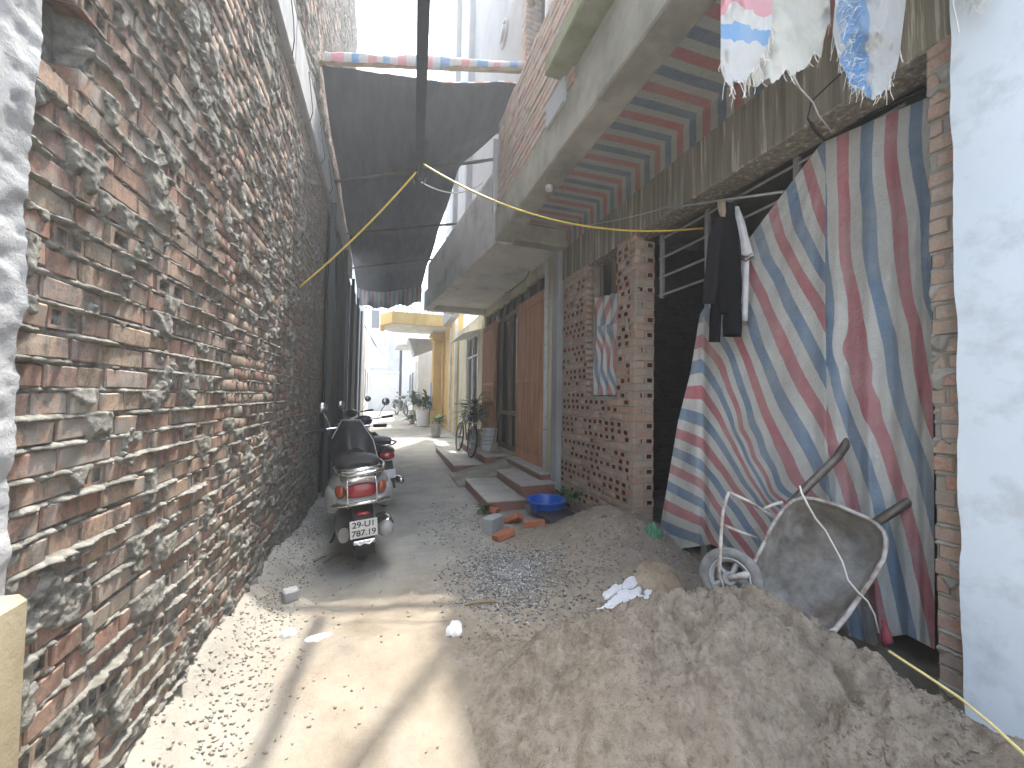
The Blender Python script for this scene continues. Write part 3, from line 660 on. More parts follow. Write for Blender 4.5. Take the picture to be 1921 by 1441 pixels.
z8 = lambda x, y: (1180 + x / 2.592, 450 + y / 2.592)
z7 = lambda x, y: (1180 + x / 2.592, y / 2.592)
SL = {0: [z7(870, 820), z7(900, 930), z7(940, 1050)], 1: [z7(800, 960), z7(820, 1080), z7(870, 1180), z7(930, 1300)], 2: [z7(720, 1100), z7(760, 1200), z8(740, 0), z8(800, 120), z8(860, 220), z8(930, 330)],
      3: [z7(660, 1250), z8(660, 50), z8(720, 170), z8(780, 320), z8(850, 450), z8(910, 560), z8(945, 640)], 4: [z8(620, 220), z8(670, 330), z8(740, 480), z8(800, 620), z8(870, 750), z8(950, 880)],
      5: [z8(590, 370), z8(630, 520), z8(700, 680), z8(770, 830), z8(850, 970), z8(920, 1100), z8(970, 1210)], 6: [z8(530, 490), z8(580, 600), z8(640, 780), z8(700, 920), z8(770, 1060), z8(830, 1180), z8(890, 1250)],
      7: [z8(345, 480), z8(470, 510), z8(520, 640), z8(570, 780), z8(630, 950), z8(700, 1110), z8(760, 1230)], 8: [z8(330, 580), z8(390, 540), z8(440, 590), z8(490, 740), z8(540, 920), z8(600, 1060), z8(690, 1230)],
      9: [z8(310, 660), z8(375, 640), z8(450, 750), z8(505, 890), z8(560, 1020)], 10: [z8(300, 765), z8(365, 760), z8(430, 850), z8(500, 975), z8(560, 1090), z8(650, 1240)], 11: [z8(260, 845), z8(370, 885), z8(440, 980), z8(520, 1110), z8(600, 1230), z8(680, 1330)],
      12: [z8(240, 940), z8(355, 995), z8(430, 1090), z8(520, 1220), z8(620, 1350)], 13: [z8(222, 1030), z8(355, 1100), z8(430, 1190), z8(520, 1310)], 14: [z8(205, 1110), z8(350, 1185), z8(420, 1290), z8(500, 1410)], 15: [z8(190, 1195), z8(360, 1285), z8(420, 1390)], 16: [z8(170, 1285), z8(360, 1370)], 17: [z8(170, 1385), z8(300, 1440)]}
SR = {-3: [z7(1400, 520), z7(1390, 700), z7(1440, 1000), z7(1450, 1300), z8(1450, 50), z8(1465, 300)], -2: [z7(1280, 570), z7(1290, 900), z7(1320, 1100), z7(1350, 1426), z8(1340, 150), z8(1390, 400), z8(1420, 620), z8(1450, 780), z8(1480, 900)],
      -1: [z7(1160, 590), z7(1150, 900), z7(1170, 1200), z8(1165, 20), z8(1190, 200), z8(1240, 400), z8(1280, 620), z8(1310, 780), z8(1370, 950), z8(1420, 1080), z8(1450, 1180)], 0: [z7(1040, 640), z7(1040, 800), z7(1050, 1000), z7(1060, 1300), z8(1090, 250), z8(1120, 480), z8(1145, 620), z8(1190, 800), z8(1240, 980), z8(1290, 1150), z8(1340, 1300)],
      1: [z8(960, 480), z8(1000, 640), z8(1060, 850), z8(1130, 1030), z8(1200, 1230)], 2: [z8(975, 950), z8(1010, 1060), z8(1060, 1200), z8(1090, 1300)]}
SR[0] += [z8(1065, 540), z8(1105, 680), z8(1155, 830)]
def sfun(D):
    pts = []; vals = []
    for k, l in D.items():
        for q in l: pts.append(q); vals.append(k)
    return tps(pts, vals)
SLr = {k: [q for q in l if q[0] >= 1315] for k, l in SL.items()}
FOLD = np.array([(330, 6.7), (490, 8), (610, 9), (740, 10), (880, 11), (990, 12), (1100, 13), (1187, 14), (1283, 15), (1370, 16), (1450, 16.9), (1560, 18)], float); EDGE = np.array([(330, 6.6), (500, 8), (625, 9), (745, 10), (845, 11), (940, 12), (1030, 13), (1110, 14), (1193, 15), (1283, 16), (1387, 17), (1480, 17.9)], float)
for y_, s_ in FOLD[1:9]: SLr.setdefault('f', []).append((1180 + 355 / 2.592, 450 + y_ / 2.592, s_))
fold_pts = SLr.pop('f'); fR = sfun(SR)
_p = []; _v = []
for k, l in SLr.items():
    for q in l: _p.append(q); _v.append(k)
for x_, y_, s_ in fold_pts: _p.append((x_, y_)); _v.append(s_)
_f = tps(_p, _v)
def fL(px, py):
    xe = np.interp(py, [266, 388, 444, 590, 700, 790, 985], [1546, 1450, 1408, 1313, 1295, 1272, 1239]); yz = (py - 450) * 2.592
    sf = np.interp(yz, FOLD[:, 0], FOLD[:, 1]); se = np.interp(yz, EDGE[:, 0], EDGE[:, 1]); tt = np.clip((px - xe) / np.maximum(1317 - xe, 2), 0, 1)
    return np.where((px < 1317) & (py > 560), se + (sf - se) * tt, _f(px, py))
cu = thing('striped_curtain', 'red, white and blue striped tarpaulin curtain hung over the doorway behind the wheelbarrow', 'tarpaulin', (2.4, 1.9, .2))
seam = [(1546, 266), (1545, 500), (1548, 800), (1557, 1000), (1592, 1192)]
g = coons(plin([(1544, 264), (1548, 262)], 90), plin([(1239, 985), (1246, 1012), (1266, 1031), (1334, 1021), (1450, 1082), (1592, 1192)], 90), plin([(1544, 264), (1450, 388), (1408, 444), (1313, 590), (1295, 700), (1272, 790), (1239, 985)], 110), plin([(x + 3, y) for x, y in seam], 110))
px, py = g[..., 0], g[..., 1]; th = np.arctan2(py - 262, px - 1546); dist = np.hypot(px - 1546, py - 262) / 700
uu = np.linspace(0, 1, 90)[None]; vv = np.linspace(0, 1, 110)[:, None]
fold = np.sin(th * 21 + .8 * np.sin(dist * 5)) * .5 - 1.6 * np.exp(-((px - 1319) / 7) ** 2) * (py > 600) + np.sin(th * 47 + 1.7 + dist * 3) * .22 + (fbm(px / 60, py / 90, 101) - .5) * .9
X = 2.43 - .10 * vv ** 1.3 - .03 * np.clip(dist, 0, 1.2) * fold - .035 * sstep(.9, 1., uu) * vv - .04 * sstep(.12, .0, uu) * vv + .06 * sstep(.93, 1, vv) * (1 - uu)
link('draped_panel', grid_mesh('draped_panel', atX(px, py, X), {'s': fL(px, py)}, flip=True), m_curtain, cu, True)
g = coons(plin([(1544, 268), (1640, 226), (1743, 182)], 70), plin([(1592, 1192), (1642, 1212), (1662, 1196), (1700, 1190), (1754, 1219)], 70), plin(seam, 110), plin([(1743, 182), (1749, 600), (1752, 900), (1754, 1219)], 110))
px, py = g[..., 0], g[..., 1]; uu = np.linspace(0, 1, 70)[None]
fold = np.sin(uu * 18 + vv * 2.0 * (1 - uu)) * .5 + np.sin(uu * 43 + 2 + vv * 2) * .12 + (fbm(px / 45, py / 110, 105) - .5) * 1.1
X = 2.435 - .07 * vv - (.012 + .03 * vv) * fold
link('hanging_panel', grid_mesh('hanging_panel', atX(px, py, X), {'s': fR(px, py)}, flip=True), m_curtain, cu, True)
b = MB(); q = [at(1658, 1165, X=2.27), at(1660, 1174, X=2.26), at(1662, 1185, X=2.25), at(1664, 1200, X=2.24), at(1660, 1212, X=2.24)]
b.tube(q, [.012, .008, .018, .022, .008], 9).build('knotted_end', plain('red_tarpaulin', (.45, .10, .12), .6), cu, True)
# hem cord along the beam
tag(MB().tube([at(x, y, X=2.41 if i < 4 else 2.2) for i, (x, y) in enumerate(((1752, 160), (1660, 203), (1600, 228), (1545, 262), (1531, 247), (1516, 222), (1524, 190), (1558, 158), (1580, 138)))], .008, 7).build('black_hose', m_wireblack, None, True), 'black hose looped out from the top of the striped curtain', 'hose')
# small sheet in the window
wy = np.linspace(3.33, 3.985, 40); wz_ = np.linspace(0, 1, 60); U, V = np.meshgrid(wy, wz_, indexing='ij')
zt = 2.44 + (U - 3.33) * .12; Zz = 1.385 + (zt - 1.385) * (1 - V)
Xw = 2.31 + .022 * np.sin(U * 38 + 2 * np.sin(V * 5)) + .02 * (fbm(U * 8, V * 4, 111) - .5)
sw = U / .088 + .5 * np.sin(V * 6 + U * 4) + .35 * np.sin(V * 13 + 1) * (V > .3) + 1.2 * V * (U - 3.6)
tag(link('window_tarpaulin', grid_mesh('window_tarpaulin', np.stack([Xw, U, Zz], -1), {'s': sw}), m_curtain, None, True), 'small crumpled striped tarpaulin covering the brick window opening', 'tarpaulin')
wf = thing('window_bars', 'dark timber bars standing in the brick window opening above its tarpaulin', 'window frame', (2.36, 3.65, 1.38))
for y in (3.40, 3.62, 3.66, 3.90): MB().box(2.345, 2.375, y - .015, y + .015, 1.38, 2.885).build('bar', m_wood, wf)
MB().box(2.40, 2.43, 3.355, 3.955, 1.375, 2.88).build('dark_panel', m_dark, wf)  # plain dark panel filling the opening behind the bars

# ------------------------------------------------------------------ torn sheets hanging overhead, near the lens
tp = thing('bamboo_pole', 'bamboo pole overhead that carries the torn sheets', 'pole', (1.3, .86, 3.05)); 
m_darkpole = MAT('dark_pole', [(.3, (.05, .042, .035)), (.7, (.11, .092, .075))], .8, 9, bs=.2)  # darker tone used only for the three poles below the sheet
def bamboo(pts, r, parent=None, name='stem', mat=None):
    b = MB(); P_ = [Vector(q) for q in pts]; L = sum((P_[i + 1] - P_[i]).length for i in range(len(P_) - 1)); out = []; rr = []
    for i in range(len(P_) - 1):
        m_ = max(2, int((P_[i + 1] - P_[i]).length / .11))
        for k in range(m_):
            out.append(P_[i].lerp(P_[i + 1], k / m_)); rr.append(r * (1.16 if k % 3 == 0 else 1.0) * random.uniform(.96, 1.04))
    out.append(P_[-1]); rr.append(r * .95)
    return b.tube(out, rr, 9).build(name, mat or m_bamboo, parent, True)
bamboo([(.55, .86, 2.92), (1.3, .86, 3.13), (2.2, .86, 3.42)], .022, tp)
m_tbeige = MAT('grey_beige_sheet', [(.3, (.34, .33, .28)), (.7, (.52, .51, .46))], .8, 5, bs=.5, bd=.012, bscale=25)
def hanging(name, label, rows, mat, Y0, sfn, nu=46, nv=50, seedk=0, fray=30, curl=.03):
    """rows: bottom outline px (left..right) and top at the pole; a hanging torn sheet in the upright plane Y=Y0"""
    top = plin([(rows[0][0], -190 - .35 * (rows[0][0] - 1350) * 0), (rows[-1][0], -190)], nu); 
    bot = plin(rows[2], nu); g_ = coons(top, bot, plin([tuple(top[0]), rows[0], tuple(bot[0])], nv), plin([tuple(top[-1]), rows[-1], tuple(bot[-1])], nv))
    px, py = g_[..., 0].copy(), g_[..., 1].copy(); v_ = np.linspace(0, 1, nv)[:, None]; 
    py = py + v_ ** 8 * (fbm(px / 9, px * 0 + seedk, 120 + seedk, 3) - .5) * 34
    Yd = Y0 + curl * np.sin(px / 23 + seedk) * v_ + (fbm(px / 40, py / 60, 130 + seedk) - .5) * .07
    root = thing(name, label, 'tarpaulin', tuple(at(rows[0][0], 0, Y=Y0)), 'torn sheets overhead')
    Pw = atY(px, py, Yd); o = link('sheet', grid_mesh(name, Pw, {'s': sfn(px, py)}), mat, root, True)
    if fray:
        b = MB()
        for k in range(fray):
            i = random.randrange(nu); p0 = Vector(Pw[-1, i]); d = Vector((random.uniform(-.02, .02), random.uniform(-.02, .02), -random.uniform(.01, .05)))
            b.tube([p0 + Vector((0, 0, .01)), p0 + d * .5 + Vector((random.uniform(-.008, .008), 0, 0)), p0 + d], .0009, 3)
        fo = b.build('frayed_threads', m_wirewhite, root); fo['kind'] = 'stuff'
    return root, Pw
hanging('torn_sheet', 'torn white sheet with faded pink and blue bands above the fascia', [(1352, -60), None, [(1352, 140), (1362, 160), (1385, 150), (1412, 138), (1436, 95), (1448, 40)], (1450, -60)], m_torn, .82, lambda x, y: np.where(y > 92, 1.5, (y - 2 - (x - 1400) * .12) / 60 + (fbm(x / 26, y / 26, 181) - .5) * .9), seedk=1, fray=40)
hanging('torn_sheet', 'torn grey beige sheet between the pink banded and the frayed blue one', [(1424, -60), None, [(1412, 158), (1440, 152), (1490, 136), (1540, 100), (1558, 40)], (1556, -60)], m_tbeige, .90, lambda x, y: x * 0 + .5, seedk=4, fray=12)
r3, P3 = hanging('torn_sheet', 'torn white sheet with a frayed bright blue band beside the beam', [(1572, -60), None, [(1562, 60), (1578, 120), (1600, 160), (1638, 187), (1668, 165), (1690, 90)], (1706, -60)], m_torn, .86, lambda x, y: np.where(x > 1638, 1.5, 1 + (x - 1602) / 100.0 + (fbm(x / 14, y / 30, 183) - .5) * .35), seedk=8, fray=40)
b = MB(); bb = MB()
for k in range(150):
    yy = random.uniform(-20, 165); x0 = 1578 + max(0, yy - 60) * .18 + random.uniform(-6, 26); p0 = at(x0, yy, Y=.85); d = Vector((random.uniform(-.035, .012), random.uniform(-.03, .0), random.uniform(-.045, .01)))
    (bb if random.random() < .55 else b).tube([p0, p0 + d * .6 + Vector((random.uniform(-.01, .01), -.012, random.uniform(-.012, .012))), p0 + d], .0010, 3)
o = b.build('frayed_threads', m_wirewhite, r3); o['kind'] = 'stuff'
o = bb.build('frayed_threads', plain('blue_thread', (.15, .36, .70), .7), r3); o['kind'] = 'stuff'
hanging('torn_sheet', 'small torn white scrap hanging before the pale blue wall', [(1800, -60), None, [(1806, -6), (1822, 8), (1842, 2), (1852, -12)], (1858, -60)], m_torn, .80, lambda x, y: x * 0 + .5, seedk=12, fray=14)
tag(MB().tube([at(x, y, Y=yy) for x, y, yy in ((1790, -40, .8), (1788, 10, .8), (1795, 40, .8), (1799, 62, .8))], .0022, 5).build('hanging_string', m_wirewhite), 'short frayed white cord dangling at the corner of the pale blue wall', 'cord')
tag(MB().tube([at(1482, 132, Y=.9), at(1500, 165, Y=1.0), at(1525, 192, Y=1.15), at(1535, 215, Y=1.2), at(1561, 249, Y=1.32)], .0032, 5).build('trailing_string', m_wirewhite, None, True), 'thin white cord trailing from the grey beige torn sheet to the curtain top', 'cord')

# ------------------------------------------------------------------ black shade sheet across the alley
PL, PR_ = Vector((-.80, 4.70, 5.03)), Vector((2.1, 4.08, 5.24))
fp = thing('bamboo_pole', 'thick bamboo pole at the front edge of the black shade', 'pole', tuple(PL)); bamboo([PL, PL.lerp(PR_, .5), PR_], .028, fp)
nu, nv = 40, 70; U, V = np.meshgrid(np.linspace(0, 1, nu), np.linspace(0, 1, nv), indexing='ij')
# right edge pulls in with distance, sheet sags between its poles
yl = 4.66 + V * 7.06; yr = 4.24 + V * 5.98
xl = -.74 - .04 * V; xr = 1.66 - .60 * sstep(0, .30, V) - .18 * V
Xs = xl + (xr - xl) * U; Ys = yl + (yr - yl) * U
Zs = (4.96 + .16 * U) * (1 - V) + (4.42 - .1 * U) * V - .16 * np.abs(np.sin(V * math.pi * 3.5)) * (.5 + .5 * np.sin(U * math.pi)) - .06 * np.sin(U * math.pi) + (fbm(U * 5, V * 14, 141) - .5) * .09
bs = thing('shade_sheet', 'black shade sheet stretched over the alley on poles', 'shade sheet', (.3, 4.3, 4.7))
P = np.stack([Xs, Ys, Zs], -1); link('sheet', grid_mesh('sheet', P), m_black, bs, True)
P2 = P.copy(); P2[..., 2] += .012; m_tarptop = stripe_mat('striped_cover', (.5, .5, .47), (.45, .09, .11), (.09, .17, .34), .4)
link('cover', grid_mesh('cover', P2, {'s': U * 14}), m_tarptop, bs, True)
# striped end rolled round the front pole, and the hem hanging at the far end
V2, U2 = np.meshgrid(np.linspace(0, 2 * math.pi, 14), np.linspace(.03, .80, 90)); roll = np.zeros(V2.shape + (3,))
rr = .012 + .085 * fbm(U2 * 9, np.cos(V2) * .8 + 3, 151, 4) ** 1.5; ax = (PR_ - PL)
for k in range(3): roll[..., k] = PL[k] + ax[k] * U2
roll[..., 1] += rr * np.cos(V2); roll[..., 2] += rr * np.sin(V2) * 1.1 + .045; roll[..., 1] -= .02
link('rolled_edge', grid_mesh('rolled_edge', roll, {'s': U2 * 17 + 1.6 * fbm(U2 * 7, U2 * 0, 153)}), m_torn, bs, True)
h0 = P[:, -1]; nh = 14; H = np.zeros((nu, nh, 3)); vh = np.linspace(0, 1, nh)
for j in range(nh):
    H[:, j] = h0; H[:, j, 2] -= vh[j] * (.36 + .14 * fbm(np.linspace(0, 6, nu), np.zeros(nu), 161)); H[:, j, 1] += .10 * np.sin(np.linspace(0, 26, nu)) * vh[j]
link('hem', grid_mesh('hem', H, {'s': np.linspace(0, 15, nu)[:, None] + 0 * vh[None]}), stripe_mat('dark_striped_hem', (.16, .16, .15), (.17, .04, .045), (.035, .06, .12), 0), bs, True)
for i, (yv, dr, lab) in enumerate(((5.9, .3, 'bamboo pole under the black shade nearest its front edge pole'), (7.6, .1, 'bamboo pole under the middle of the black shade'), (9.4, .25, 'bamboo pole under the far end of the black shade'))):
    z = 4.47 - i * .10; a, b_ = Vector((-.80, yv + .3, z)), Vector((1.34 - .1 * i, yv - .55 - dr, z + .12))
    bamboo([a, a.lerp(b_, .5), b_], .02, mat=m_darkpole, parent=thing('bamboo_pole', lab, 'pole', tuple(a)))
# dark steel bar running overhead along the alley, with the yellow cable tied to its end
tip = at(787, 318, Y=3.75); tail = Vector((tip.x - .26, .2, tip.z + .06))
sb = thing('overhead_bar', 'dark steel bar running overhead along the alley to the knotted yellow cable', 'bar', tuple(tip))
d = (tail - tip); MB().add([tip + Vector((x, 0, z)) for x in (-.036, .036) for z in (-.03, .03)] + [tail + Vector((x, 0, z)) for x in (-.036, .036) for z in (-.03, .03)], [(0, 1, 3, 2), (4, 6, 7, 5), (0, 4, 5, 1), (2, 3, 7, 6), (0, 2, 6, 4), (1, 5, 7, 3)]).build('bar', plain('dark_paint', (.03, .04, .055), .5), sb)
for dx in (-.02, .0, .022): MB().tube([tip + Vector((dx, -.5, -.036)), tip + Vector((dx * 1.4, -.1, -.045)), tip + Vector((dx * 2, .03, -.1 - abs(dx) * 2)), tip + Vector((dx * 3, .06, -.05))], .004, 5).build('wire', m_wireblack, sb)
bamboo([(-.85, 1.16, 6.25), (1.62, 4.36, 6.2)], .045, thing('bamboo_pole', 'bamboo pole slung diagonally high over the sunlit ground', 'pole', (-.85, 1.16, 6.25)))
def sag(a, b, s, n=24): return [a.lerp(b, i / n) + Vector((0, 0, -s * 4 * (i / n) * (1 - i / n))) for i in range(n + 1)]
yc = thing('yellow_cable', 'yellow cable strung from the old brick wall over the bar end to the doorway', 'cable', tuple(tip))
q = at(560, 540, X=XL + .01)
MB().tube(sag(q, tip + Vector((-.02, 0, -.02)), .05), .0085, 6).build('cable_run', m_yellowcable, yc, True)
r1 = at(1320, 428, X=2.42); MB().tube(sag(tip + Vector((.03, -.05, .03)), r1, .23, 30), .0085, 6).build('cable_run', m_yellowcable, yc, True)
MB().tube(sag(tip + Vector((.02, 0, -.12)), at(905, 343, X=1.2), .12), .006, 5).build('tail_wire', m_wirewhite, yc, True)

# ------------------------------------------------------------------ washing on a pipe
p1, p2 = at(1240, 392, X=2.12), at(1470, 360, X=2.40)
hp = thing('clothes_pipe', 'thin grey pipe slung below the beam that carries the washing', 'pipe', tuple(p1)); MB().tube([p1, p1.lerp(p2, .5), p2], .010, 7).build('pipe', m_steel, hp, True)
MB().tube(sag(at(1085, 424, X=2.19), p1, .02), .003, 4).build('wire', m_wirewhite, hp)
def drape(rows, X0, thick, mat, name, parent, ripple=.006, n=26, seed=1):
    b = MB(); vs = []; fs = []; m_ = 0; dense = []
    for i in range(len(rows) - 1):
        for k in range(5): dense.append([rows[i][j] + (rows[i + 1][j] - rows[i][j]) * k / 5 for j in range(3)])
    dense.append(list(rows[-1])); N = len(dense)
    for i, (y, l, r) in enumerate(dense):
        a, c = at(l, y, X=X0), at(r, y, X=X0); ce = (a + c) / 2; hw = (c - a) / 2; f = min(1, .25 + 3 * i / N)
        for k in range(n):
            tt = 2 * math.pi * k / n; rp = 1 + .13 * math.sin(tt * 5 + seed + i * .12) + .08 * math.sin(tt * 9 + seed * 2 - i * .2)
            vs.append(ce + hw * math.cos(tt) * (1 + .04 * math.sin(i * .9 + seed)) + Vector((1, .0, 0)) * thick * f * math.sin(tt) * rp)
    for i in range(N - 1):
        for k in range(n): fs.append((i * n + k, i * n + (k + 1) % n, (i + 1) * n + (k + 1) % n, (i + 1) * n + k))
    fs.append(tuple(range(n))); fs.append(tuple((N - 1) * n + k for k in range(n)))
    b.add(vs, fs); return b.build(name, mat, parent, True)
pt = p1.lerp(p2, .5)
bt_ = thing('black_trousers', 'black trousers and dark top hung together from the pipe below the beam', 'clothes', tuple(pt), 'washing on the pipe')
drape([(380, 1354, 1374), (420, 1342, 1382), (480, 1340, 1390), (540, 1338, 1390), (590, 1342, 1391)], 2.25, .035, m_blackcloth, 'waist', bt_, seed=1)
drape([(570, 1358, 1391), (600, 1357, 1391), (632, 1357, 1391)], 2.245, .03, m_blackcloth, 'trouser_leg', bt_, seed=2)
drape([(560, 1334, 1356), (600, 1332, 1352), (642, 1330, 1350)], 2.235, .022, m_blackcloth, 'trouser_leg', bt_, seed=3)
drape([(400, 1344, 1360), (450, 1329, 1352), (520, 1322, 1348), (570, 1317, 1342)], 2.21, .022, plain('charcoal_cloth', (.022, .021, .026), .85, spec=.2), 'sleeve', bt_, seed=4)
ws = thing('white_shirt', 'white shirt with striped cuffs hung behind the black trousers', 'clothes', tuple(pt), 'washing on the pipe')
drape([(387, 1379, 1386), (430, 1382, 1399), (482, 1384, 1414)], 2.30, .028, m_whitecloth, 'sleeve', ws, seed=5)
drape([(470, 1385, 1405), (540, 1387, 1404), (602, 1389, 1401)], 2.315, .02, m_whitecloth, 'shirt_body', ws, seed=6)
b = MB(); b.tube([at(1384, 483, X=2.268), at(1399, 490, X=2.262), at(1413, 481, X=2.27)], .004, 5).tube([at(1385, 476, X=2.268), at(1399, 483, X=2.262), at(1412, 475, X=2.27)], .003, 5).build('cuff_stripe', m_wireblack, ws)
tag(drape([(376, 1345, 1360), (395, 1347, 1362), (407, 1352, 1360)], 2.2, .012, m_sack, 'cloth_peg_rag', None, seed=7), 'small dirty rag knotted round the clothes pipe', 'rag')

# ------------------------------------------------------------------ wheelbarrow tipped against the curtain
def zb(x, y, dep):
    d = CR @ Vector(((1220 + x / 3.002 - 960.5) / FPX, -(760 + y / 3.002 - 720.5) / FPX, -1)); return Vector((0, 0, CAM_H)) + d * dep * .885
rimz = [(520, 1040), (560, 950), (600, 870), (645, 780), (690, 685), (750, 592), (800, 545), (860, 527), (930, 535), (1000, 555), (1075, 580), (1150, 612), (1215, 640), (1270, 675), (1308, 715), (1322, 760), (1318, 815), (1305, 870), (1270, 930), (1235, 985), (1190, 1050), (1150, 1110), (1100, 1185), (1040, 1260), (960, 1300), (860, 1290), (740, 1230), (620, 1150), (545, 1090)]
cen = zb(920, 900, 2.08); view = (cen - Vector((0, 0, CAM_H))).normalized(); nrm = (-view + Vector((0, 0, .42))).normalized()
def onrim(x, y):
    d = (zb(x, y, 1) - Vector((0, 0, CAM_H))); o = Vector((0, 0, CAM_H)); return o + d * ((cen - o).dot(nrm) / d.dot(nrm))
R0 = [onrim(x, y) for x, y in rimz]; cc = sum(R0, Vector()) / len(R0); nR = len(R0)
wb = thing('wheelbarrow', 'cement crusted wheelbarrow tipped up against the striped curtain', 'wheelbarrow', tuple(cc + Vector((0, 0, -.4))))
loops = [(1.0, 0), (.985, .03), (.94, .09), (.86, .15), (.74, .185), (.5, .2), (.2, .205)]
vs = []; fs = []
for s_, dp in loops:
    for i, q in enumerate(R0): vs.append(cc + (q - cc) * s_ - nrm * (dp + .006 * math.sin(i * 1.7 + dp * 40)))
for s_, dp in loops[::-1]:
    for q in R0: vs.append(cc + (q - cc) * (s_ + .012) - nrm * (dp + .008))
NL = len(loops) * 2
for a in range(NL - 1):
    if a == len(loops) - 1: continue
    for i in range(nR): fs.append((a * nR + i, a * nR + (i + 1) % nR, (a + 1) * nR + (i + 1) % nR, (a + 1) * nR + i))
for i in range(nR): fs.append(((NL - 1) * nR + i, (NL - 1) * nR + (i + 1) % nR, (i + 1) % nR, i))
fs.append(tuple((len(loops) - 1) * nR + i for i in range(nR))); fs.append(tuple(len(loops) * nR + i for i in range(nR)))
MB().add(vs, fs).build('tray', m_barrow, wb, True, 50)
b = MB(); b.tube([q + (q - cc).normalized() * .004 + nrm * .003 for q in R0] + [R0[0] + nrm * .003], .0095, 8, False).build('rim', m_barrowrim, wb, True)
m_handle = MAT('worn_steel_tube', [(.3, (.10, .085, .07)), (.7, (.27, .24, .21))], .45, 9, bs=.15, metal=.5)
back = lambda x, y, k: onrim(x, y) - nrm * k
b = MB(); b.tube([back(560, 900, .28), back(680, 640, .22), back(790, 525, .06), back(880, 445, .035), back(1010, 320, .03), back(1052, 280, .03), back(1090, 225, .03), back(1130, 150, .03), back(1188, 90, .03)], .021, 12).build('handle', m_handle, wb, True, 60)
b = MB(); b.tube([back(1000, 800, .28), back(1200, 690, .22), back(1272, 640, .05), back(1420, 553, .03), back(1560, 470, .03), back(1640, 425, .03)], .021, 12).build('handle', m_handle, wb, True, 60)
wc = zb(450, 975, 2.12); waxis = (Vector((0, 0, CAM_H)) - wc).normalized() + Vector((-.30, 0, .05)); waxis.normalize()
Mw = Matrix.Translation(wc) @ waxis.to_track_quat('X', 'Z').to_matrix().to_4x4()
wh = MB(Mw).torus((0, 0, 0), .112, .028, 'X', 36, 10).build('wheel', MAT('dusty_rubber', [(.3, (.13, .127, .12)), (.7, (.30, .29, .275))], .9, 14, bs=.3), wb, True)
MB(Mw).torus((0, 0, 0), .082, .011, 'X', 30, 6).torus((0.018, 0, 0), .086, .006, 'X', 30, 6).build('rim_ring', m_steel, wh, True)
b = MB(Mw); b.lathe([(0, -.03), (.03, -.03), (.03, .03), (0, .03)], n=12, axis='X')
for k in range(5):
    a = k * 2 * math.pi / 5; b.tube([(0, .02 * math.cos(a), .02 * math.sin(a)), (0, .09 * math.cos(a), .09 * math.sin(a))], .012, 6)
b.build('spokes', m_steel, wh)
MB().tube([wc + waxis * .03, zb(530, 958, 2.06), zb(600, 950, 2.1)], .016, 8).build('axle', m_barrowrim, wb, True)
for pts_ in ([(440, 490, 2.10), (410, 590, 2.08), (400, 700, 2.05), (388, 960, 2.02), (418, 1042, 2.0)], [(440, 490, 2.10), (560, 545, 2.12), (690, 628, 2.14)], [(640, 585, 2.13), (690, 560, 2.13), (745, 545, 2.12)], [(420, 680, 2.09), (520, 720, 2.13), (600, 750, 2.16)]):
    MB().tube([zb(*q) for q in pts_], .0075, 7).build('brace', m_barrowrim, wb, True)
tag(MB().tube([zb(x, y, dd) for x, y, dd in ((842, 455, 1.93), (850, 490, 1.92), (885, 560, 1.9), (930, 640, 1.93), (985, 705, 1.95), (1020, 770, 1.95), (1080, 880, 1.94), (1112, 985, 1.92), (1170, 1055, 1.9), (1222, 1105, 1.9), (1262, 1180, 1.92), (1285, 1280, 1.93))], .0042, 6).build('rope', m_wirewhite, None, True), 'white cord hanging across the wheelbarrow tray', 'cord')
yc2 = [atd(1668, 1228, 1.26), atd(1735, 1272, 1.16), atd(1800, 1316, 1.07), atd(1860, 1366, .99), atd(1935, 1436, .905)]
tag(MB().tube([q + Vector((0, 0, .01)) for q in yc2], .004, 6).build('bamboo_strip', m_bamboo if False else plain('pale_yellow_strip', (.66, .56, .25), .6)), 'long pale yellow strip lying on the sand heap along the pale blue wall', 'strip')

# ------------------------------------------------------------------ scooter, seen from behind
def wheel(M, r, tw, parent, spokes=0, cy=0, cz=None, mat_rim=None):
    cz = r if cz is None else cz
    t_ = MB(M).torus((0, cy, cz), r - tw, tw, 'X', 30, 10).build('wheel', m_rubber, parent, True)
    b = MB(M); b.torus((0, cy, cz), r - tw * 1.9, .009, 'X', 28, 6).lathe([(0, -.05), (.035, -.05), (.04, .05), (0, .05)], (0, cy, cz), 12, 'X')
    n = spokes or 5
    for k in range(n):
        a = 2 * math.pi * k / n; b.tube([(0.02 * (-1) ** k, cy + .03 * math.cos(a), cz + .03 * math.sin(a)), (0, cy + (r - tw * 1.9) * math.cos(a), cz + (r - tw * 1.9) * math.sin(a))], .0022 if spokes else .014, 4)
    b.build('rim', mat_rim or m_steel, t_); return t_
def mirror(M, parent, base_, top, rr=.055):
    o = MB(M).tube([base_, (base_[0] * .6 + top[0] * .4, base_[1], base_[2] * .5 + top[2] * .5), top], .006, 6).build('mirror', m_chrome, parent, True)
    MB(M).lathe([(0, -.012), (rr * .9, -.012), (rr, -.004), (rr, .006), (0, .014)], (top[0], top[1], top[2] + .03), 18, 'Y').build('mirror_head', plain('mirror_glass', (.45, .47, .48), .08, metal=.9), o, True)
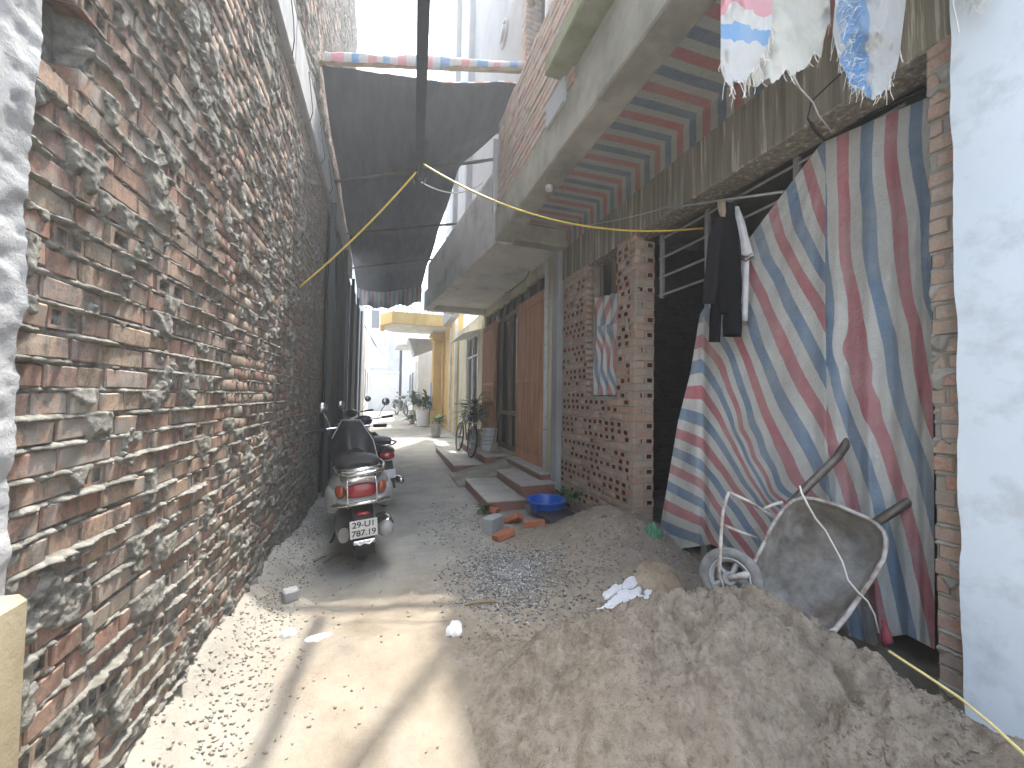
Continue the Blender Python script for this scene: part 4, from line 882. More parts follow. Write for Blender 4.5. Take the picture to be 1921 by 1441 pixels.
def text_on(M, body, size, mat, parent, name='plate_lettering'):
    cv = bpy.data.curves.new(name, 'FONT'); cv.body = body; cv.size = size; cv.align_x = 'CENTER'; cv.align_y = 'CENTER'; cv.extrude = .0008; cv.space_character = .95; cv.offset = size * .012
    tmp = bpy.data.objects.new('tmp', cv); C.objects.link(tmp); dg = bpy.context.evaluated_depsgraph_get(); dg.update()
    me = bpy.data.meshes.new_from_object(tmp.evaluated_get(dg)); bpy.data.objects.remove(tmp); me.transform(M); me.materials.clear()
    return link(name, me, mat, parent)
def scooter(loc, rz, lean):
    M = Matrix.Translation(loc) @ Matrix.Rotation(rz, 4, 'Z') @ Matrix.Rotation(lean, 4, 'Y')
    T = thing('scooter', 'white and silver scooter with a red tail light parked by the old brick wall', 'scooter', loc, 'motorbikes along the wall')
    wheel(M, .225, .05, T); wheel(M, .225, .048, T, cy=1.24)
    B = lambda: MB(M)
    # rear body: two swelling flanks and the tail
    B().loft([(0, -.36, .70, .09, .03, 2.4), (0, -.33, .69, .16, .075, 2.6), (0, -.26, .66, .205, .125, 2.6), (0, -.12, .62, .225, .16, 2.6), (0, .08, .58, .225, .18, 2.6), (0, .28, .52, .20, .18, 2.6), (0, .42, .44, .165, .14, 2.6), (0, .5, .38, .13, .10, 2.6)], 24).build('body', m_silver, T, True, 60)
    for s in (-1, 1): B().loft([(s * .15, -.32, .60, .05, .04, 2.3), (s * .185, -.25, .59, .055, .09, 2.3), (s * .205, -.1, .55, .05, .12, 2.3), (s * .2, .12, .50, .045, .12, 2.3), (s * .16, .3, .44, .03, .07, 2.3)], 14).build('side_panel', m_silver, T, True, 60)
    B().loft([(0, -.22, .79, .10, .035, 2.5), (0, -.14, .80, .155, .055, 2.8), (0, .05, .80, .165, .06, 2.8), (0, .2, .785, .165, .055, 2.8), (0, .36, .765, .15, .055, 2.8), (0, .55, .755, .125, .05, 2.8), (0, .62, .74, .08, .03, 2.5)], 20).build('seat', m_blackpl, T, True, 60)
    # tail light with amber ends
    tl = B().loft([(0, -.385, .645, .075, .04, 3), (0, -.365, .645, .105, .055, 3), (0, -.30, .645, .12, .065, 3)], 20).build('tail_light', m_red, T, True, 60)
    for s in (-1, 1): B().loft([(s * .135, -.365, .648, .018, .035, 2.5), (s * .145, -.33, .648, .035, .05, 2.5), (s * .15, -.27, .648, .035, .055, 2.5)], 12).build('indicator', m_orange, tl, True)
    # chrome grab rail, crash bar and rack
    B().tube([(-.16, .05, .80), (-.185, -.15, .79), (-.16, -.33, .775), (-.08, -.40, .775), (.08, -.40, .775), (.16, -.33, .775), (.185, -.15, .79), (.16, .05, .80)], .014, 8).tube([(-.15, -.28, .795), (-.07, -.35, .80), (.07, -.35, .80), (.15, -.28, .795)], .012, 8).build('grab_rail', m_chrome, T, True)
    B().loft([(0, -.40, .735, .10, .012, 3), (0, -.36, .74, .14, .018, 3), (0, -.2, .755, .16, .02, 3)], 16).build('rear_carrier', m_chrome, T, True, 60)
    for s in (-1, 1): B().tube([(s * .09, -.385, .76), (s * .10, -.425, .70), (s * .10, -.425, .60), (s * .095, -.40, .54)], .007, 6).build('light_guard', m_chrome, T, True)
    B().tube([(-.235, .05, .50), (-.235, -.15, .515), (-.19, -.32, .545), (-.09, -.405, .56), (.09, -.405, .56), (.19, -.32, .545), (.235, -.15, .515), (.235, .05, .50)], .013, 8).build('crash_bar', m_chrome, T, True)
    B().loft([(0, -.40, .575, .13, .012, 3), (0, -.36, .58, .17, .025, 3), (0, -.25, .585, .19, .03, 3)], 16).build('tail_trim', m_silver, T, True, 60)
    # mudguard, plate
    mg = B().add([(x, y, z) for y, z in ((-.30, .54), (-.345, .46), (-.37, .36), (-.365, .24), (-.345, .16)) for x in (-.075, -.05, .05, .075)], [(i * 4 + j, i * 4 + j + 1, i * 4 + j + 5, i * 4 + j + 4) for i in range(4) for j in range(3)]); mgo = mg.build('mudguard', m_blackpl, T, True)
    mo = mgo.modifiers.new('th', 'SOLIDIFY'); mo.thickness = .006
    B().loft([(0, -.40, .478, .04, .010, 3), (0, -.385, .478, .05, .014, 3), (0, -.33, .48, .05, .014, 3)], 12).build('reflector', m_red, T, True)
    Mp = M @ Matrix.Translation((0, -.402, .375)) @ Matrix.Rotation(rad(12), 4, 'X')
    pl = MB(Mp).cbox(-.095, .095, -.003, .003, -.07, .07, .002).build('number_plate', m_whiteplastic, T)
    for body, z in (('29-U1', .034), ('787.19', -.033)): text_on(Mp @ Matrix.Translation((0, -.0036, z)) @ Matrix.Rotation(rad(90), 4, 'X'), body, .066, m_wireblack, pl)
    B().cbox(-.075, .075, -.41, -.395, .262, .292, .005).tube([(-.06, -.405, .285), (-.03, -.412, .262), (0, -.412, .275), (.03, -.412, .262), (.06, -.405, .285)], .008, 6).build('plate_bracket', m_chrome, T)
    # exhaust on the right, engine and stand
    B().loft([(.17, -.30, .30, .035, .045, 2), (.17, -.27, .30, .06, .065, 2), (.165, -.05, .285, .06, .065, 2), (.155, .12, .25, .035, .04, 2), (.14, .3, .2, .02, .02, 2)], 16).build('exhaust', m_steel, T, True, 60)
    B().loft([(.175, -.26, .335, .055, .03, 2.4), (.175, -.1, .33, .06, .035, 2.4), (.17, .02, .32, .05, .03, 2.4)], 14).build('exhaust_shield', m_chrome, T, True)
    B().loft([(-.13, -.1, .25, .04, .06, 2.4), (-.13, .05, .26, .06, .09, 2.4), (-.11, .3, .25, .07, .1, 2.4), (-.05, .5, .25, .06, .08, 2.4)], 14).build('engine', m_steel, T, True, 60)
    B().tube([(-.12, .52, .22), (-.22, .48, .03), (-.24, .46, .012)], .011, 6).build('side_stand', m_blackpl, T)
    # floorboard, leg shield, front
    B().cbox(-.14, .14, .45, 1.0, .30, .37, .02).build('floorboard', m_blackpl, T)
    B().add([(x * k, y, z) for (y, z, k) in ((.98, .32, .9), (1.0, .45, 1.25), (1.0, .65, 1.35), (.965, .82, 1.1), (.94, .92, .8)) for x in (-.15, -.1, 0, .1, .15)], [(i * 5 + j, i * 5 + j + 1, i * 5 + j + 6, i * 5 + j + 5) for i in range(4) for j in range(4)]).build('leg_shield', m_silver, T, True).modifiers.new('th', 'SOLIDIFY').thickness = .03
    B().tube([(0, 1.24, .225), (0, 1.12, .55), (0, 1.02, .95)], .035, 10).build('steering_column', m_blackpl, T, True)
    B().loft([(0, 1.05, .25 + .2, .06, .05, 2.4), (0, 1.24, .50, .075, .05, 2.4), (0, 1.42, .42, .06, .05, 2.4)], 14).build('front_mudguard', m_silver, T, True)
    B().loft([(0, .93, .985, .09, .04, 2.4), (0, .98, 1.0, .17, .06, 2.4), (0, 1.06, 1.0, .16, .07, 2.4), (0, 1.15, .98, .08, .05, 2.4)], 18).build('handlebar_cover', m_blackpl, T, True, 60)
    B().tube([(-.33, .93, 1.0), (-.2, .97, 1.01), (.2, .97, 1.01), (.33, .93, 1.0)], .013, 8).build('handlebar', m_chrome, T, True)
    for s in (-1, 1): B().tube([(s * .36, .92, 1.0), (s * .23, .96, 1.005)], .019, 10).build('grip', m_rubber, T, True)
    for s in (-1, 1): B().tube([(s * .36, .97, .99), (s * .2, 1.02, 1.0)], .006, 6).build('brake_lever', m_chrome, T, True)
    mirror(M, T, (-.19, .98, 1.03), (-.26, .96, 1.2)); 
    # dark raincoat thrown over the bars
    n_ = 18; U_, V_ = np.meshgrid(np.linspace(-1, 1, n_), np.linspace(0, 1, n_), indexing='ij')
    P_ = np.stack([U_ * (.23 - .04 * V_), .98 - .42 * V_ + .03 * np.sin(U_ * 6), 1.06 - .22 * V_ ** 1.4 - .16 * np.abs(U_) ** 2.2 + .03 * (fbm(U_ * 3, V_ * 4, 171) - .5)], -1)
    me = grid_mesh('raincoat', P_); me.transform(M); link('raincoat', me, m_blackpl, T, True)
    B().tube([(-.18, .75, .93), (-.08, .95, 1.09), (.1, .94, 1.08), (.2, .72, .88), (.22, .45, .66)], .006, 6).build('cable', m_steel, T, True)
    return T
sx_, sy_ = -.13, 3.47
scooter((sx_, sy_, float(ground_h(np.array(sx_), np.array(sy_)))), rad(7), rad(-4))
def motorbike(loc, rz, lean, label, paint, scale=1.0):
    M = Matrix.Translation(loc) @ Matrix.Rotation(rz, 4, 'Z') @ Matrix.Rotation(lean, 4, 'Y') @ Matrix.Scale(scale, 4)
    T = thing('motorbike', label, 'motorbike', loc, 'motorbikes along the wall'); B = lambda: MB(M)
    wheel(M, .28, .035, T, 16); wheel(M, .28, .033, T, 16, cy=1.22)
    B().loft([(0, -.38, .72, .05, .03, 2.3), (0, -.28, .70, .11, .06, 2.3), (0, 0, .66, .13, .09, 2.3), (0, .35, .58, .12, .11, 2.3), (0, .6, .50, .10, .09, 2.3)], 16).build('tail_body', paint, T, True, 60)
    B().loft([(0, -.25, .79, .08, .03, 2.6), (0, -.1, .80, .125, .05, 2.6), (0, .3, .78, .125, .045, 2.6), (0, .55, .74, .09, .03, 2.6)], 16).build('seat', m_blackpl, T, True, 60)
    B().loft([(0, -.44, .66, .05, .03, 2.6), (0, -.40, .665, .08, .045, 2.6), (0, -.33, .67, .09, .05, 2.6)], 14).build('tail_light', m_red, T, True)
    B().tube([(-.12, 0, .8), (-.13, -.3, .80), (-.06, -.42, .79), (.06, -.42, .79), (.13, -.3, .80), (.12, 0, .8)], .01, 6).build('grab_rail', m_chrome, T, True)
    B().add([(x, y, z) for y, z in ((-.34, .60), (-.40, .46), (-.41, .30)) for x in (-.06, .06)], [(0, 1, 3, 2), (2, 3, 5, 4)]).build('mudguard', m_blackpl, T).modifiers.new('th', 'SOLIDIFY').thickness = .008
    B().cbox(-.07, .07, -.435, -.428, .42, .52, .002).build('number_plate', m_whiteplastic, T)
    B().loft([(0, .3, .32, .09, .10, 2.6), (0, .55, .33, .11, .12, 2.6), (0, .75, .36, .08, .08, 2.6)], 14).build('engine', m_steel, T, True, 60)
    B().loft([(.14, -.4, .36, .03, .03, 2), (.14, -.3, .36, .045, .045, 2), (.13, 0, .32, .045, .045, 2), (.1, .5, .2, .02, .02, 2)], 12).build('exhaust', m_chrome, T, True)
    for s in (-1, 1): B().loft([(s * .12, .62, .5, .02, .12, 2.3), (s * .19, .8, .52, .03, .2, 2.3), (s * .15, .98, .6, .03, .2, 2.3), (s * .08, 1.05, .7, .02, .1, 2.3)], 12).build('leg_shield', paint, T, True)
    for s in (-1, 1): B().tube([(s * .06, 1.22, .28), (s * .06, 1.06, .70)], .02, 8).build('fork', m_steel, T, True)
    B().loft([(0, 1.0, .5, .05, .04, 2.3), (0, 1.22, .58, .06, .04, 2.3), (0, 1.42, .48, .05, .04, 2.3)], 12).build('front_mudguard', paint, T, True)
    B().loft([(0, .88, .98, .06, .05, 2.3), (0, .95, .98, .11, .08, 2.3), (0, 1.05, .96, .11, .09, 2.3), (0, 1.12, .95, .06, .06, 2.3)], 14).build('headlamp_cowl', paint, T, True)
    B().tube([(-.34, .84, 1.02), (-.2, .92, 1.0), (.2, .92, 1.0), (.34, .84, 1.02)], .012, 8).build('handlebar', m_chrome, T, True)
    for s in (-1, 1):
        B().tube([(s * .37, .83, 1.02), (s * .23, .89, 1.01)], .018, 8).build('grip', m_rubber, T, True); mirror(M, T, (s * .2, .93, 1.02), (s * .30, .9, 1.2))
    B().tube([(-.1, .5, .2), (-.24, .46, .01)], .01, 6).build('side_stand', m_blackpl, T)
    return T
gz = lambda x, y: float(ground_h(np.array(float(x)), np.array(float(y))))
m_darkpaint = plain('dark_bike_paint', (.02, .022, .028), .3, coat=.5)
motorbike((.04, 5.0, gz(.04, 5.0)), rad(12), rad(-5), 'dark motorbike parked against the metal sheets beyond the scooter', m_darkpaint)
motorbike((-.30, 6.9, gz(-.3, 6.9)), rad(10), rad(-5), 'black motorbike parked farther along the metal sheets', plain('black_bike_paint', (.012, .012, .014), .35, coat=.4))
motorbike((.75, 22.2, gz(.75, 22.2)), rad(200), rad(4), 'dark motorbike standing before the white wall at the alley end', m_darkpaint)
def bicycle(loc, rz, lean, label):
    M = Matrix.Translation(loc) @ Matrix.Rotation(rz, 4, 'Z') @ Matrix.Rotation(lean, 4, 'Y'); T = thing('bicycle', label, 'bicycle', loc); B = lambda: MB(M)
    wheel(M, .31, .018, T, 18); wheel(M, .31, .018, T, 18, cy=1.02)
    m_ = plain('bike_frame', (.05, .05, .06), .4)
    B().tube([(0, 0, .31), (0, .42, .30), (0, .30, .80)], .014, 7).tube([(0, .42, .30), (0, .85, .78)], .016, 7).tube([(0, .32, .72), (0, .85, .80)], .014, 7).tube([(0, 0, .31), (0, .32, .72)], .010, 7).tube([(0, .82, .95), (0, .86, .78), (0, 1.02, .31)], .013, 7).build('frame', m_, T, True)
    B().loft([(0, .16, .86, .09, .025, 2.3), (0, .28, .87, .07, .03, 2.3), (0, .42, .86, .02, .02, 2.3)], 12).build('saddle', m_blackpl, T, True)
    B().tube([(-.27, .70, .99), (-.15, .82, 1.0), (.15, .82, 1.0), (.27, .70, .99)], .011, 7).build('handlebar', m_chrome, T, True)
    B().torus((.03, .42, .30), .09, .006, 'X', 18, 5).tube([(.05, .42, .30), (.06, .50, .17)], .008, 5).build('crank', m_steel, T)
    B().box(-.06, .06, -.2, .25, .66, .675).tube([(-.05, -.15, .66), (-.02, 0, .31)], .005, 5).tube([(.05, -.15, .66), (.02, 0, .31)], .005, 5).build('rack', m_steel, T)
bicycle((1.62, 7.35, .17), rad(3), rad(6), 'dark bicycle leaning by the plants on the tiled step')

# ------------------------------------------------------------------ cream house with steps and slatted doors
ch = thing('cream_house', 'cream house with brown slatted door leaves, tiled steps and grey balcony soffit', 'house', (2.4, 8, .2))
XC = 2.25
b = MB(); b.box(XC, XC + .2, 4.81, 5.22, -.1, 3.4).box(XC, XC + .2, 5.22, 9.0, 3.22, 3.4).box(XC, XC + .2, 8.9, 9.6, -.1, 3.4).box(XC, XC + .2, 9.6, 11.0, -.1, 1.05).box(XC, XC + .2, 9.6, 11.0, 3.0, 3.4).box(XC, XC + .2, 11.0, 12.2, -.1, 3.4).box(XC + .001, XC + .2, 5.22, 8.9, -.1, .33).build('wall', m_cream, ch)
# balcony: the front edge swings out towards the far end
def slab(poly, z0, z1, mat, name): return MB().prism(poly, 'Z', z0, z1).build(name, mat, ch)
slab([(1.36, 4.70), (.90, 9.0), (2.6, 9.0), (2.6, 4.70)], 3.40, 3.56, m_soffw, 'balcony_slab')
slab([(1.30, 4.70), (.84, 9.05), (1.0, 9.05), (1.46, 4.70)], 3.30, 3.72, m_soffw, 'balcony_edge')
slab([(.9, 8.9), (.9, 9.06), (2.24, 9.06), (2.24, 8.9)], 3.28, 3.40, m_soffw, 'end_rib')
slab([(1.34, 4.72), (.90, 9.0), (.98, 9.0), (1.42, 4.72)], 3.72, 4.35, m_soffw, 'balcony_parapet')
MB().lathe([(0, 3.398), (.05, 3.398), (.09, 3.375), (.07, 3.35), (0, 3.34)], (1.25, 7.3, 0), 16).build('ceiling_lamp', m_soffw, ch, True)
for y0, y1, zt0 in ((4.95, 5.8, 7.5), (5.8, 6.8, 8.7), (6.8, 8.2, 10.2), (8.2, 12.4, 14)): MB().box(1.75, 1.95, y0, y1 - .002, 3.56, zt0).build('upper_wall', m_beige, ch)  # out-of-view tops stepped to keep their shadow off the sunlit ground
MB().lathe([(.2, .02), (.2, -.03), (.16, -.03), (.16, -.015), (.11, -.02), (.11, -.05), (0, -.06)], (1.75, 6.0, 7.35), 24, 'X').build('plaster_rosette', m_beige, ch, True)
for k in ((8.4, 8.9, 14), (10.2, 10.6, 14)): MB().cbox(1.62, 1.78, k[0], k[1], 3.6, k[2], .02).build('upper_pilaster', m_beige, ch)
MB().box(1.30, 1.72, 4.86, 4.9, 3.73, 4.75).build('grey_panel', m_greyplas, ch)
# door leaves of upright slats
def leaf(y0, y1, name, n):
    root = MB().cbox(XC - .035, XC - .012, y0, y1, .32, 2.95, .004).build(name, m_slat, ch); w_ = (y1 - y0) / n
    for k in range(n): 
        y = y0 + (k + .5) * w_; MB().add([(XC - .036, y - w_ * .46, .33), (XC - .06, y - w_ * .18, .33), (XC - .06, y + w_ * .18, .33), (XC - .036, y + w_ * .46, .33)] + [(XC - .036, y - w_ * .46, 2.94), (XC - .06, y - w_ * .18, 2.94), (XC - .06, y + w_ * .18, 2.94), (XC - .036, y + w_ * .46, 2.94)], [(0, 1, 5, 4), (1, 2, 6, 5), (2, 3, 7, 6), (0, 3, 2, 1), (4, 5, 6, 7)]).build('slat', m_slat, root)
    for z in (.5, 1.6, 2.75): MB().box(XC - .066, XC - .058, y0 + .01, y1 - .01, z, z + .05).build('cross_rail', m_slat, root)
leaf(5.22, 6.40, 'door_leaf', 26); leaf(7.78, 8.88, 'door_leaf', 22)
MB().box(XC + .1, XC + .14, 6.36, 7.8, .3, 2.96).build('inner_door', m_glass, ch)
for y in (6.41, 7.06, 7.09, 7.72): MB().box(XC + .04, XC + .10, y, y + .06, .33, 2.95).build('inner_door_stile', m_wood, ch)
for z in (.34, 1.0, 2.9): MB().box(XC + .045, XC + .098, 6.47, 7.72, z, z + .08).build('inner_door_rail', m_wood, ch)
MB().box(XC + .08, XC + .12, 5.22, 8.90, 2.95, 3.225).build('transom_glass', m_glass, ch)
for k in range(9): MB().box(XC + .03, XC + .075, 5.24 + k * .45, 5.27 + k * .45, 2.96, 3.22).build('transom_bar', m_wood, ch)
MB().box(XC + .2, XC + .9, 4.85, 12.2, -.1, 3.5).build('unlit_hall_block', m_dark, ch)  # dark block behind the doors, its colour stands in for indoor shade
# window with small awning
wn = MB().box(XC + .08, XC + .12, 9.62, 10.98, 1.07, 2.98).build('window', m_glass, ch)
for y in (9.60, 10.27, 10.94): MB().box(XC + .02, XC + .1, y, y + .06, 1.05, 3.0).build('frame', m_soffw, wn)
for z in (1.05, 2.4, 2.95): MB().box(XC + .022, XC + .098, 9.66, 10.94, z, z + .05).build('frame', m_soffw, wn)
MB().prism([(XC, 3.02), (XC - .48, 2.86), (XC - .48, 2.84), (XC, 2.99)], 'Y', 9.3, 11.0).build('awning', m_soffw, ch)
MB().tube([(XC - .48, 9.3, 2.85), (XC - .48, 11.0, 2.85)], .014, 6).build('awning_rail', m_whiteplastic, ch)
# steps: tiles as pieces
st = thing('front_steps', 'low tiled steps with reddish edges and a concrete ramp before the cream house', 'steps', (1.7, 6.5, 0))
def step(x0, x1, y0, y1, z0, z1, ny):
    MB().box(x0 + .012, x1, y0 + .012, y1 - .012, z0, z1 - .022).build('riser', m_tileedge, st); w_ = (y1 - y0) / ny
    for k in range(ny): MB().cbox(x0, x1, y0 + k * w_ + .003, y0 + (k + 1) * w_ - .003, z1 - .022, z1 + random.uniform(-.002, .002), .004).build('tile', m_tile, st)
step(1.18, 1.66, 4.42, 5.72, -.1, .13, 3); step(1.66, 2.235, 4.62, 5.72, -.1, .25, 3); step(2.0, 2.24, 4.82, 6.3, .2, .34, 3)
step(1.18, 1.72, 6.66, 9.1, -.1, .17, 5); step(1.72, 2.235, 6.66, 9.1, -.1, .30, 5)
MB().add([(1.10, 5.73, -.05), (1.10, 6.65, -.05), (2.24, 5.73, -.05), (2.24, 6.65, -.05), (1.10, 5.73, .02), (1.10, 6.65, .03), (2.24, 5.73, .31), (2.24, 6.65, .31)], [(0, 1, 3, 2), (4, 6, 7, 5), (0, 4, 5, 1), (2, 3, 7, 6), (0, 2, 6, 4), (1, 5, 7, 3)]).build('ramp', m_conc, st)
# rain pipe by the corner column
rp = thing('rain_pipe', 'white plastic rain pipe standing between the slatted door and the grey column', 'pipe', (2.19, 5.08, .2))
MB().tube([(2.19, 5.08, .15), (2.19, 5.08, 1.9), (2.185, 5.07, 2.05), (2.19, 5.09, 3.3)], .042, 14).build('pipe', m_whiteplastic, rp, True)
MB().tube([(2.2, 4.93, .2), (2.2, 4.93, 3.3)], .05, 12).build('cream_pipe', m_cream, rp, True)
for z in (.9, 2.1): MB().torus((2.19, 5.08, z), .046, .008, 'Z', 16, 6).build('clip', m_steel, rp)
wire = [at(1018, 462, X=2.22), at(1005, 490, X=2.22), at(985, 525, X=2.22), at(955, 548, X=2.22), at(925, 553, X=2.22)]
tag(MB().tube(wire, .007, 5).build('wall_wire', m_wireblack, None, True), 'dark wire running down the cream wall above the slatted doors', 'wire')

# ------------------------------------------------------------------ far houses
yh = thing('yellow_house', 'yellow house with jutting balcony and a capital topped column down the alley', 'house', (2.3, 15, .15))
MB().box(2.2, 2.4, 12.25, 19.0, 0, 4.1).build('wall', m_yellow, yh)
MB().box(2.12, 2.2, 12.22, 12.34, 0, 4.1).box(2.14, 2.2, 13.3, 13.42, 0, 4.1).build('corner_strip', m_soffw, yh)
cx_, cy_ = 1.95, 15.2
MB().cbox(cx_ - .16, cx_ + .16, cy_ - .16, cy_ + .16, .8, 3.4, .03).build('column', m_yellow, yh)
MB().cbox(cx_ - .23, cx_ + .23, cy_ - .23, cy_ + .23, .1, .8, .03).build('column_base', m_yellow, yh)
b = MB()
for z, r_ in ((3.4, .20), (3.5, .25), (3.6, .30)): b.cbox(cx_ - r_, cx_ + r_, cy_ - r_, cy_ + r_, z, z + .1, .02)
for z in (1.3, 1.9, 2.5): b.cbox(cx_ - .172, cx_ + .172, cy_ - .172, cy_ + .172, z, z + .035, .006)
b.build('capital', m_yellow, yh)
def pf(x, y, Y): return at(x, y, Y=Y)
Yb = 13.3; zb0 = pf(760, 608, Yb).z; xl_ = pf(716, 590, Yb).x; xl2 = pf(738, 606, Yb).x
MB().prism([(xl2, Yb), (2.2, Yb), (2.2, Yb + 2.6), (xl2, Yb + 2.6), (xl_, Yb + 2.0), (xl_, Yb + .6)], 'Z', zb0 + .1, zb0 + .22).build('balcony_floor', m_soffw, yh)
zt_ = pf(760, 586, Yb).z
MB().prism([(xl2 - .05, Yb - .06), (2.22, Yb - .06), (2.22, Yb + .08), (xl2, Yb + .08), (xl_ + .1, Yb + .7), (xl_ + .1, Yb + 1.9), (xl_ - .05, Yb + 2.0), (xl_ - .05, Yb + .6)], 'Z', zb0, zt_).build('balcony_edge', m_yellow, yh)
rl = MB().tube([(xl_, Yb + .6, zt_ + .75), (xl2, Yb, zt_ + .75), (2.2, Yb, zt_ + .75)], .035, 6).build('railing', m_wall_white, yh)
for k in range(14):
    x = xl2 + (2.1 - xl2) * k / 13; MB().lathe([(.02, 0), (.045, .15), (.025, .35), (.04, .6), (.02, .75)], (x, Yb, zt_), 8).build('baluster', m_wall_white, rl, True)
MB().lathe([(0, zb0 + .10), (.1, zb0 + .1), (.07, zb0 + .04), (0, zb0 + .03)], (1.0, Yb + 1.1, 0), 14).build('ceiling_lamp', m_soffw, yh)
wh_ = thing('white_house', 'white house with a square balcony and grey doorway beyond the yellow column', 'house', (1.9, 22, .2))
MB().box(1.55, 2.4, 19.05, 26, 0, 6.5).build('wall', m_wall_white, wh_)
MB().box(.45, 1.6, 17.2, 19.0, 3.45, 4.3).build('balcony', m_wall_white, wh_)
MB().prism([(.9, 3.62), (2.2, 3.62), (2.2, 3.42), (1.15, 2.95)], 'Y', 15.9, 17.1).build('canopy', m_greyplas, wh_)
MB().box(.55, 1.5, 17.16, 17.21, 3.5, 4.2).build('balcony_panel', m_soffw, wh_)
MB().box(1.50, 1.56, 20.0, 21.2, .3, 2.6).build('door', m_greyplas, wh_)
for y in (22.0, 24.0): 
    o = MB().box(1.51, 1.56, y, y + 1.1, 1.2, 2.6).build('window', m_glass, wh_); MB().box(1.49, 1.52, y + .52, y + .58, 1.2, 2.6).build('frame', m_soffw, o)
for k in range(9): MB().box(1.485, 1.51, 19.2 + k * .09, 19.23 + k * .09, .3, 3.0).build('gate_bar', m_soffw, wh_)
tag(MB().add([(2.0, 16.6, .5), (2.0, 17.3, .5), (2.02, 17.3, 1.9), (2.02, 16.6, 1.9), (1.93, 16.7, .5), (1.93, 17.2, .5), (1.96, 17.25, 1.9), (1.96, 16.65, 1.9)], [(0, 1, 2, 3), (4, 5, 6, 7), (0, 4, 7, 3), (1, 5, 6, 2), (3, 2, 6, 7), (0, 1, 5, 4)]).build('blue_sheet', plain('blue_sheet', (.04, .12, .42), .6)), 'blue plastic sheet hung beside the yellow column', 'sheet')
ew = thing('end_wall', 'white wall closing the end of the alley behind the far motorbike', 'wall', (0, 26, .3))
MB().box(-1.3, .95, 26, 26.2, .1, 2.75).build('wall', m_wall_white, ew); MB().box(1.12, 1.54, 26.0, 26.2, .1, 4.6).build('gate_pier', m_wall_white, ew); MB().box(.95, 1.12, 26.1, 26.2, .1, 4.4).build('gap_door', m_dark, ew)
MB().box(-1.35, .97, 25.93, 26.25, 2.75, 2.85).build('coping', m_wall_white, ew)
gh_ = thing('grey_house', 'grey rendered house rising behind the white end wall', 'house', (0, 29, .3))
MB().box(-2.5, 1.6, 28.0, 30, 0, 5.6).build('wall', m_greyplas, gh_); MB().box(-.9, .2, 27.93, 28, 3.2, 4.6).build('balcony', m_wall_white, gh_); MB().box(-2.2, .3, 30.01, 31, 0, 11).build('upper_block', m_wall_white, gh_)
for y0 in (6.2, 8.4): MB().box(-1.2, -.4, 29.95, 30.02, y0, y0 + 1.3).build('window', m_glass, gh_)
lf_ = thing('left_white_house', 'pale house with a white corner post beyond the metal sheets', 'house', (-.9, 18, .2))
MB().box(-2.2, -.86, 13.2, 27, -.1, 8).build('wall', m_wall_white, lf_); MB().cbox(-.9, -.62, 12.85, 13.2, -.1, 6.5, .02).build('corner_post', m_wall_white, lf_); MB().cbox(-.86, -.70, 15.8, 16.1, .1, 6, .02).build('pilaster', m_cream, lf_)
for k in range(3): MB().box(-.865, -.83, 17.5 + k * 2.6, 18.6 + k * 2.6, 1.2, 2.6).build('window', m_glass, lf_)
w1 = [at(x, y, Y=yy) for x, y, yy in ((680, 575, 13), (697, 580, 14), (715, 572, 14), (735, 545, 13.4))]; tag(MB().tube(w1, .02, 5).build('overhead_wire', m_wireblack, None, True), 'dark wire dipping between the white corner post and the yellow balcony', 'wire', 'wires down the alley')
w1 = [at(x, y, Y=yy) for x, y, yy in ((678, 600, 13), (692, 625, 14.5), (708, 655, 17), (724, 668, 20))]; tag(MB().tube(w1, .018, 5).build('overhead_wire', m_wireblack, None, True), 'dark wire sloping down from the white corner post into the alley end', 'wire', 'wires down the alley')
b = MB()   # right boundary so the alley stays closed behind the lens
tag(MB().box(-3.5, 4.5, -6.2, -6, -.2, 7).build('rear_wall', m_greyplas), 'grey rendered wall across the alley behind the sand heap', 'wall')

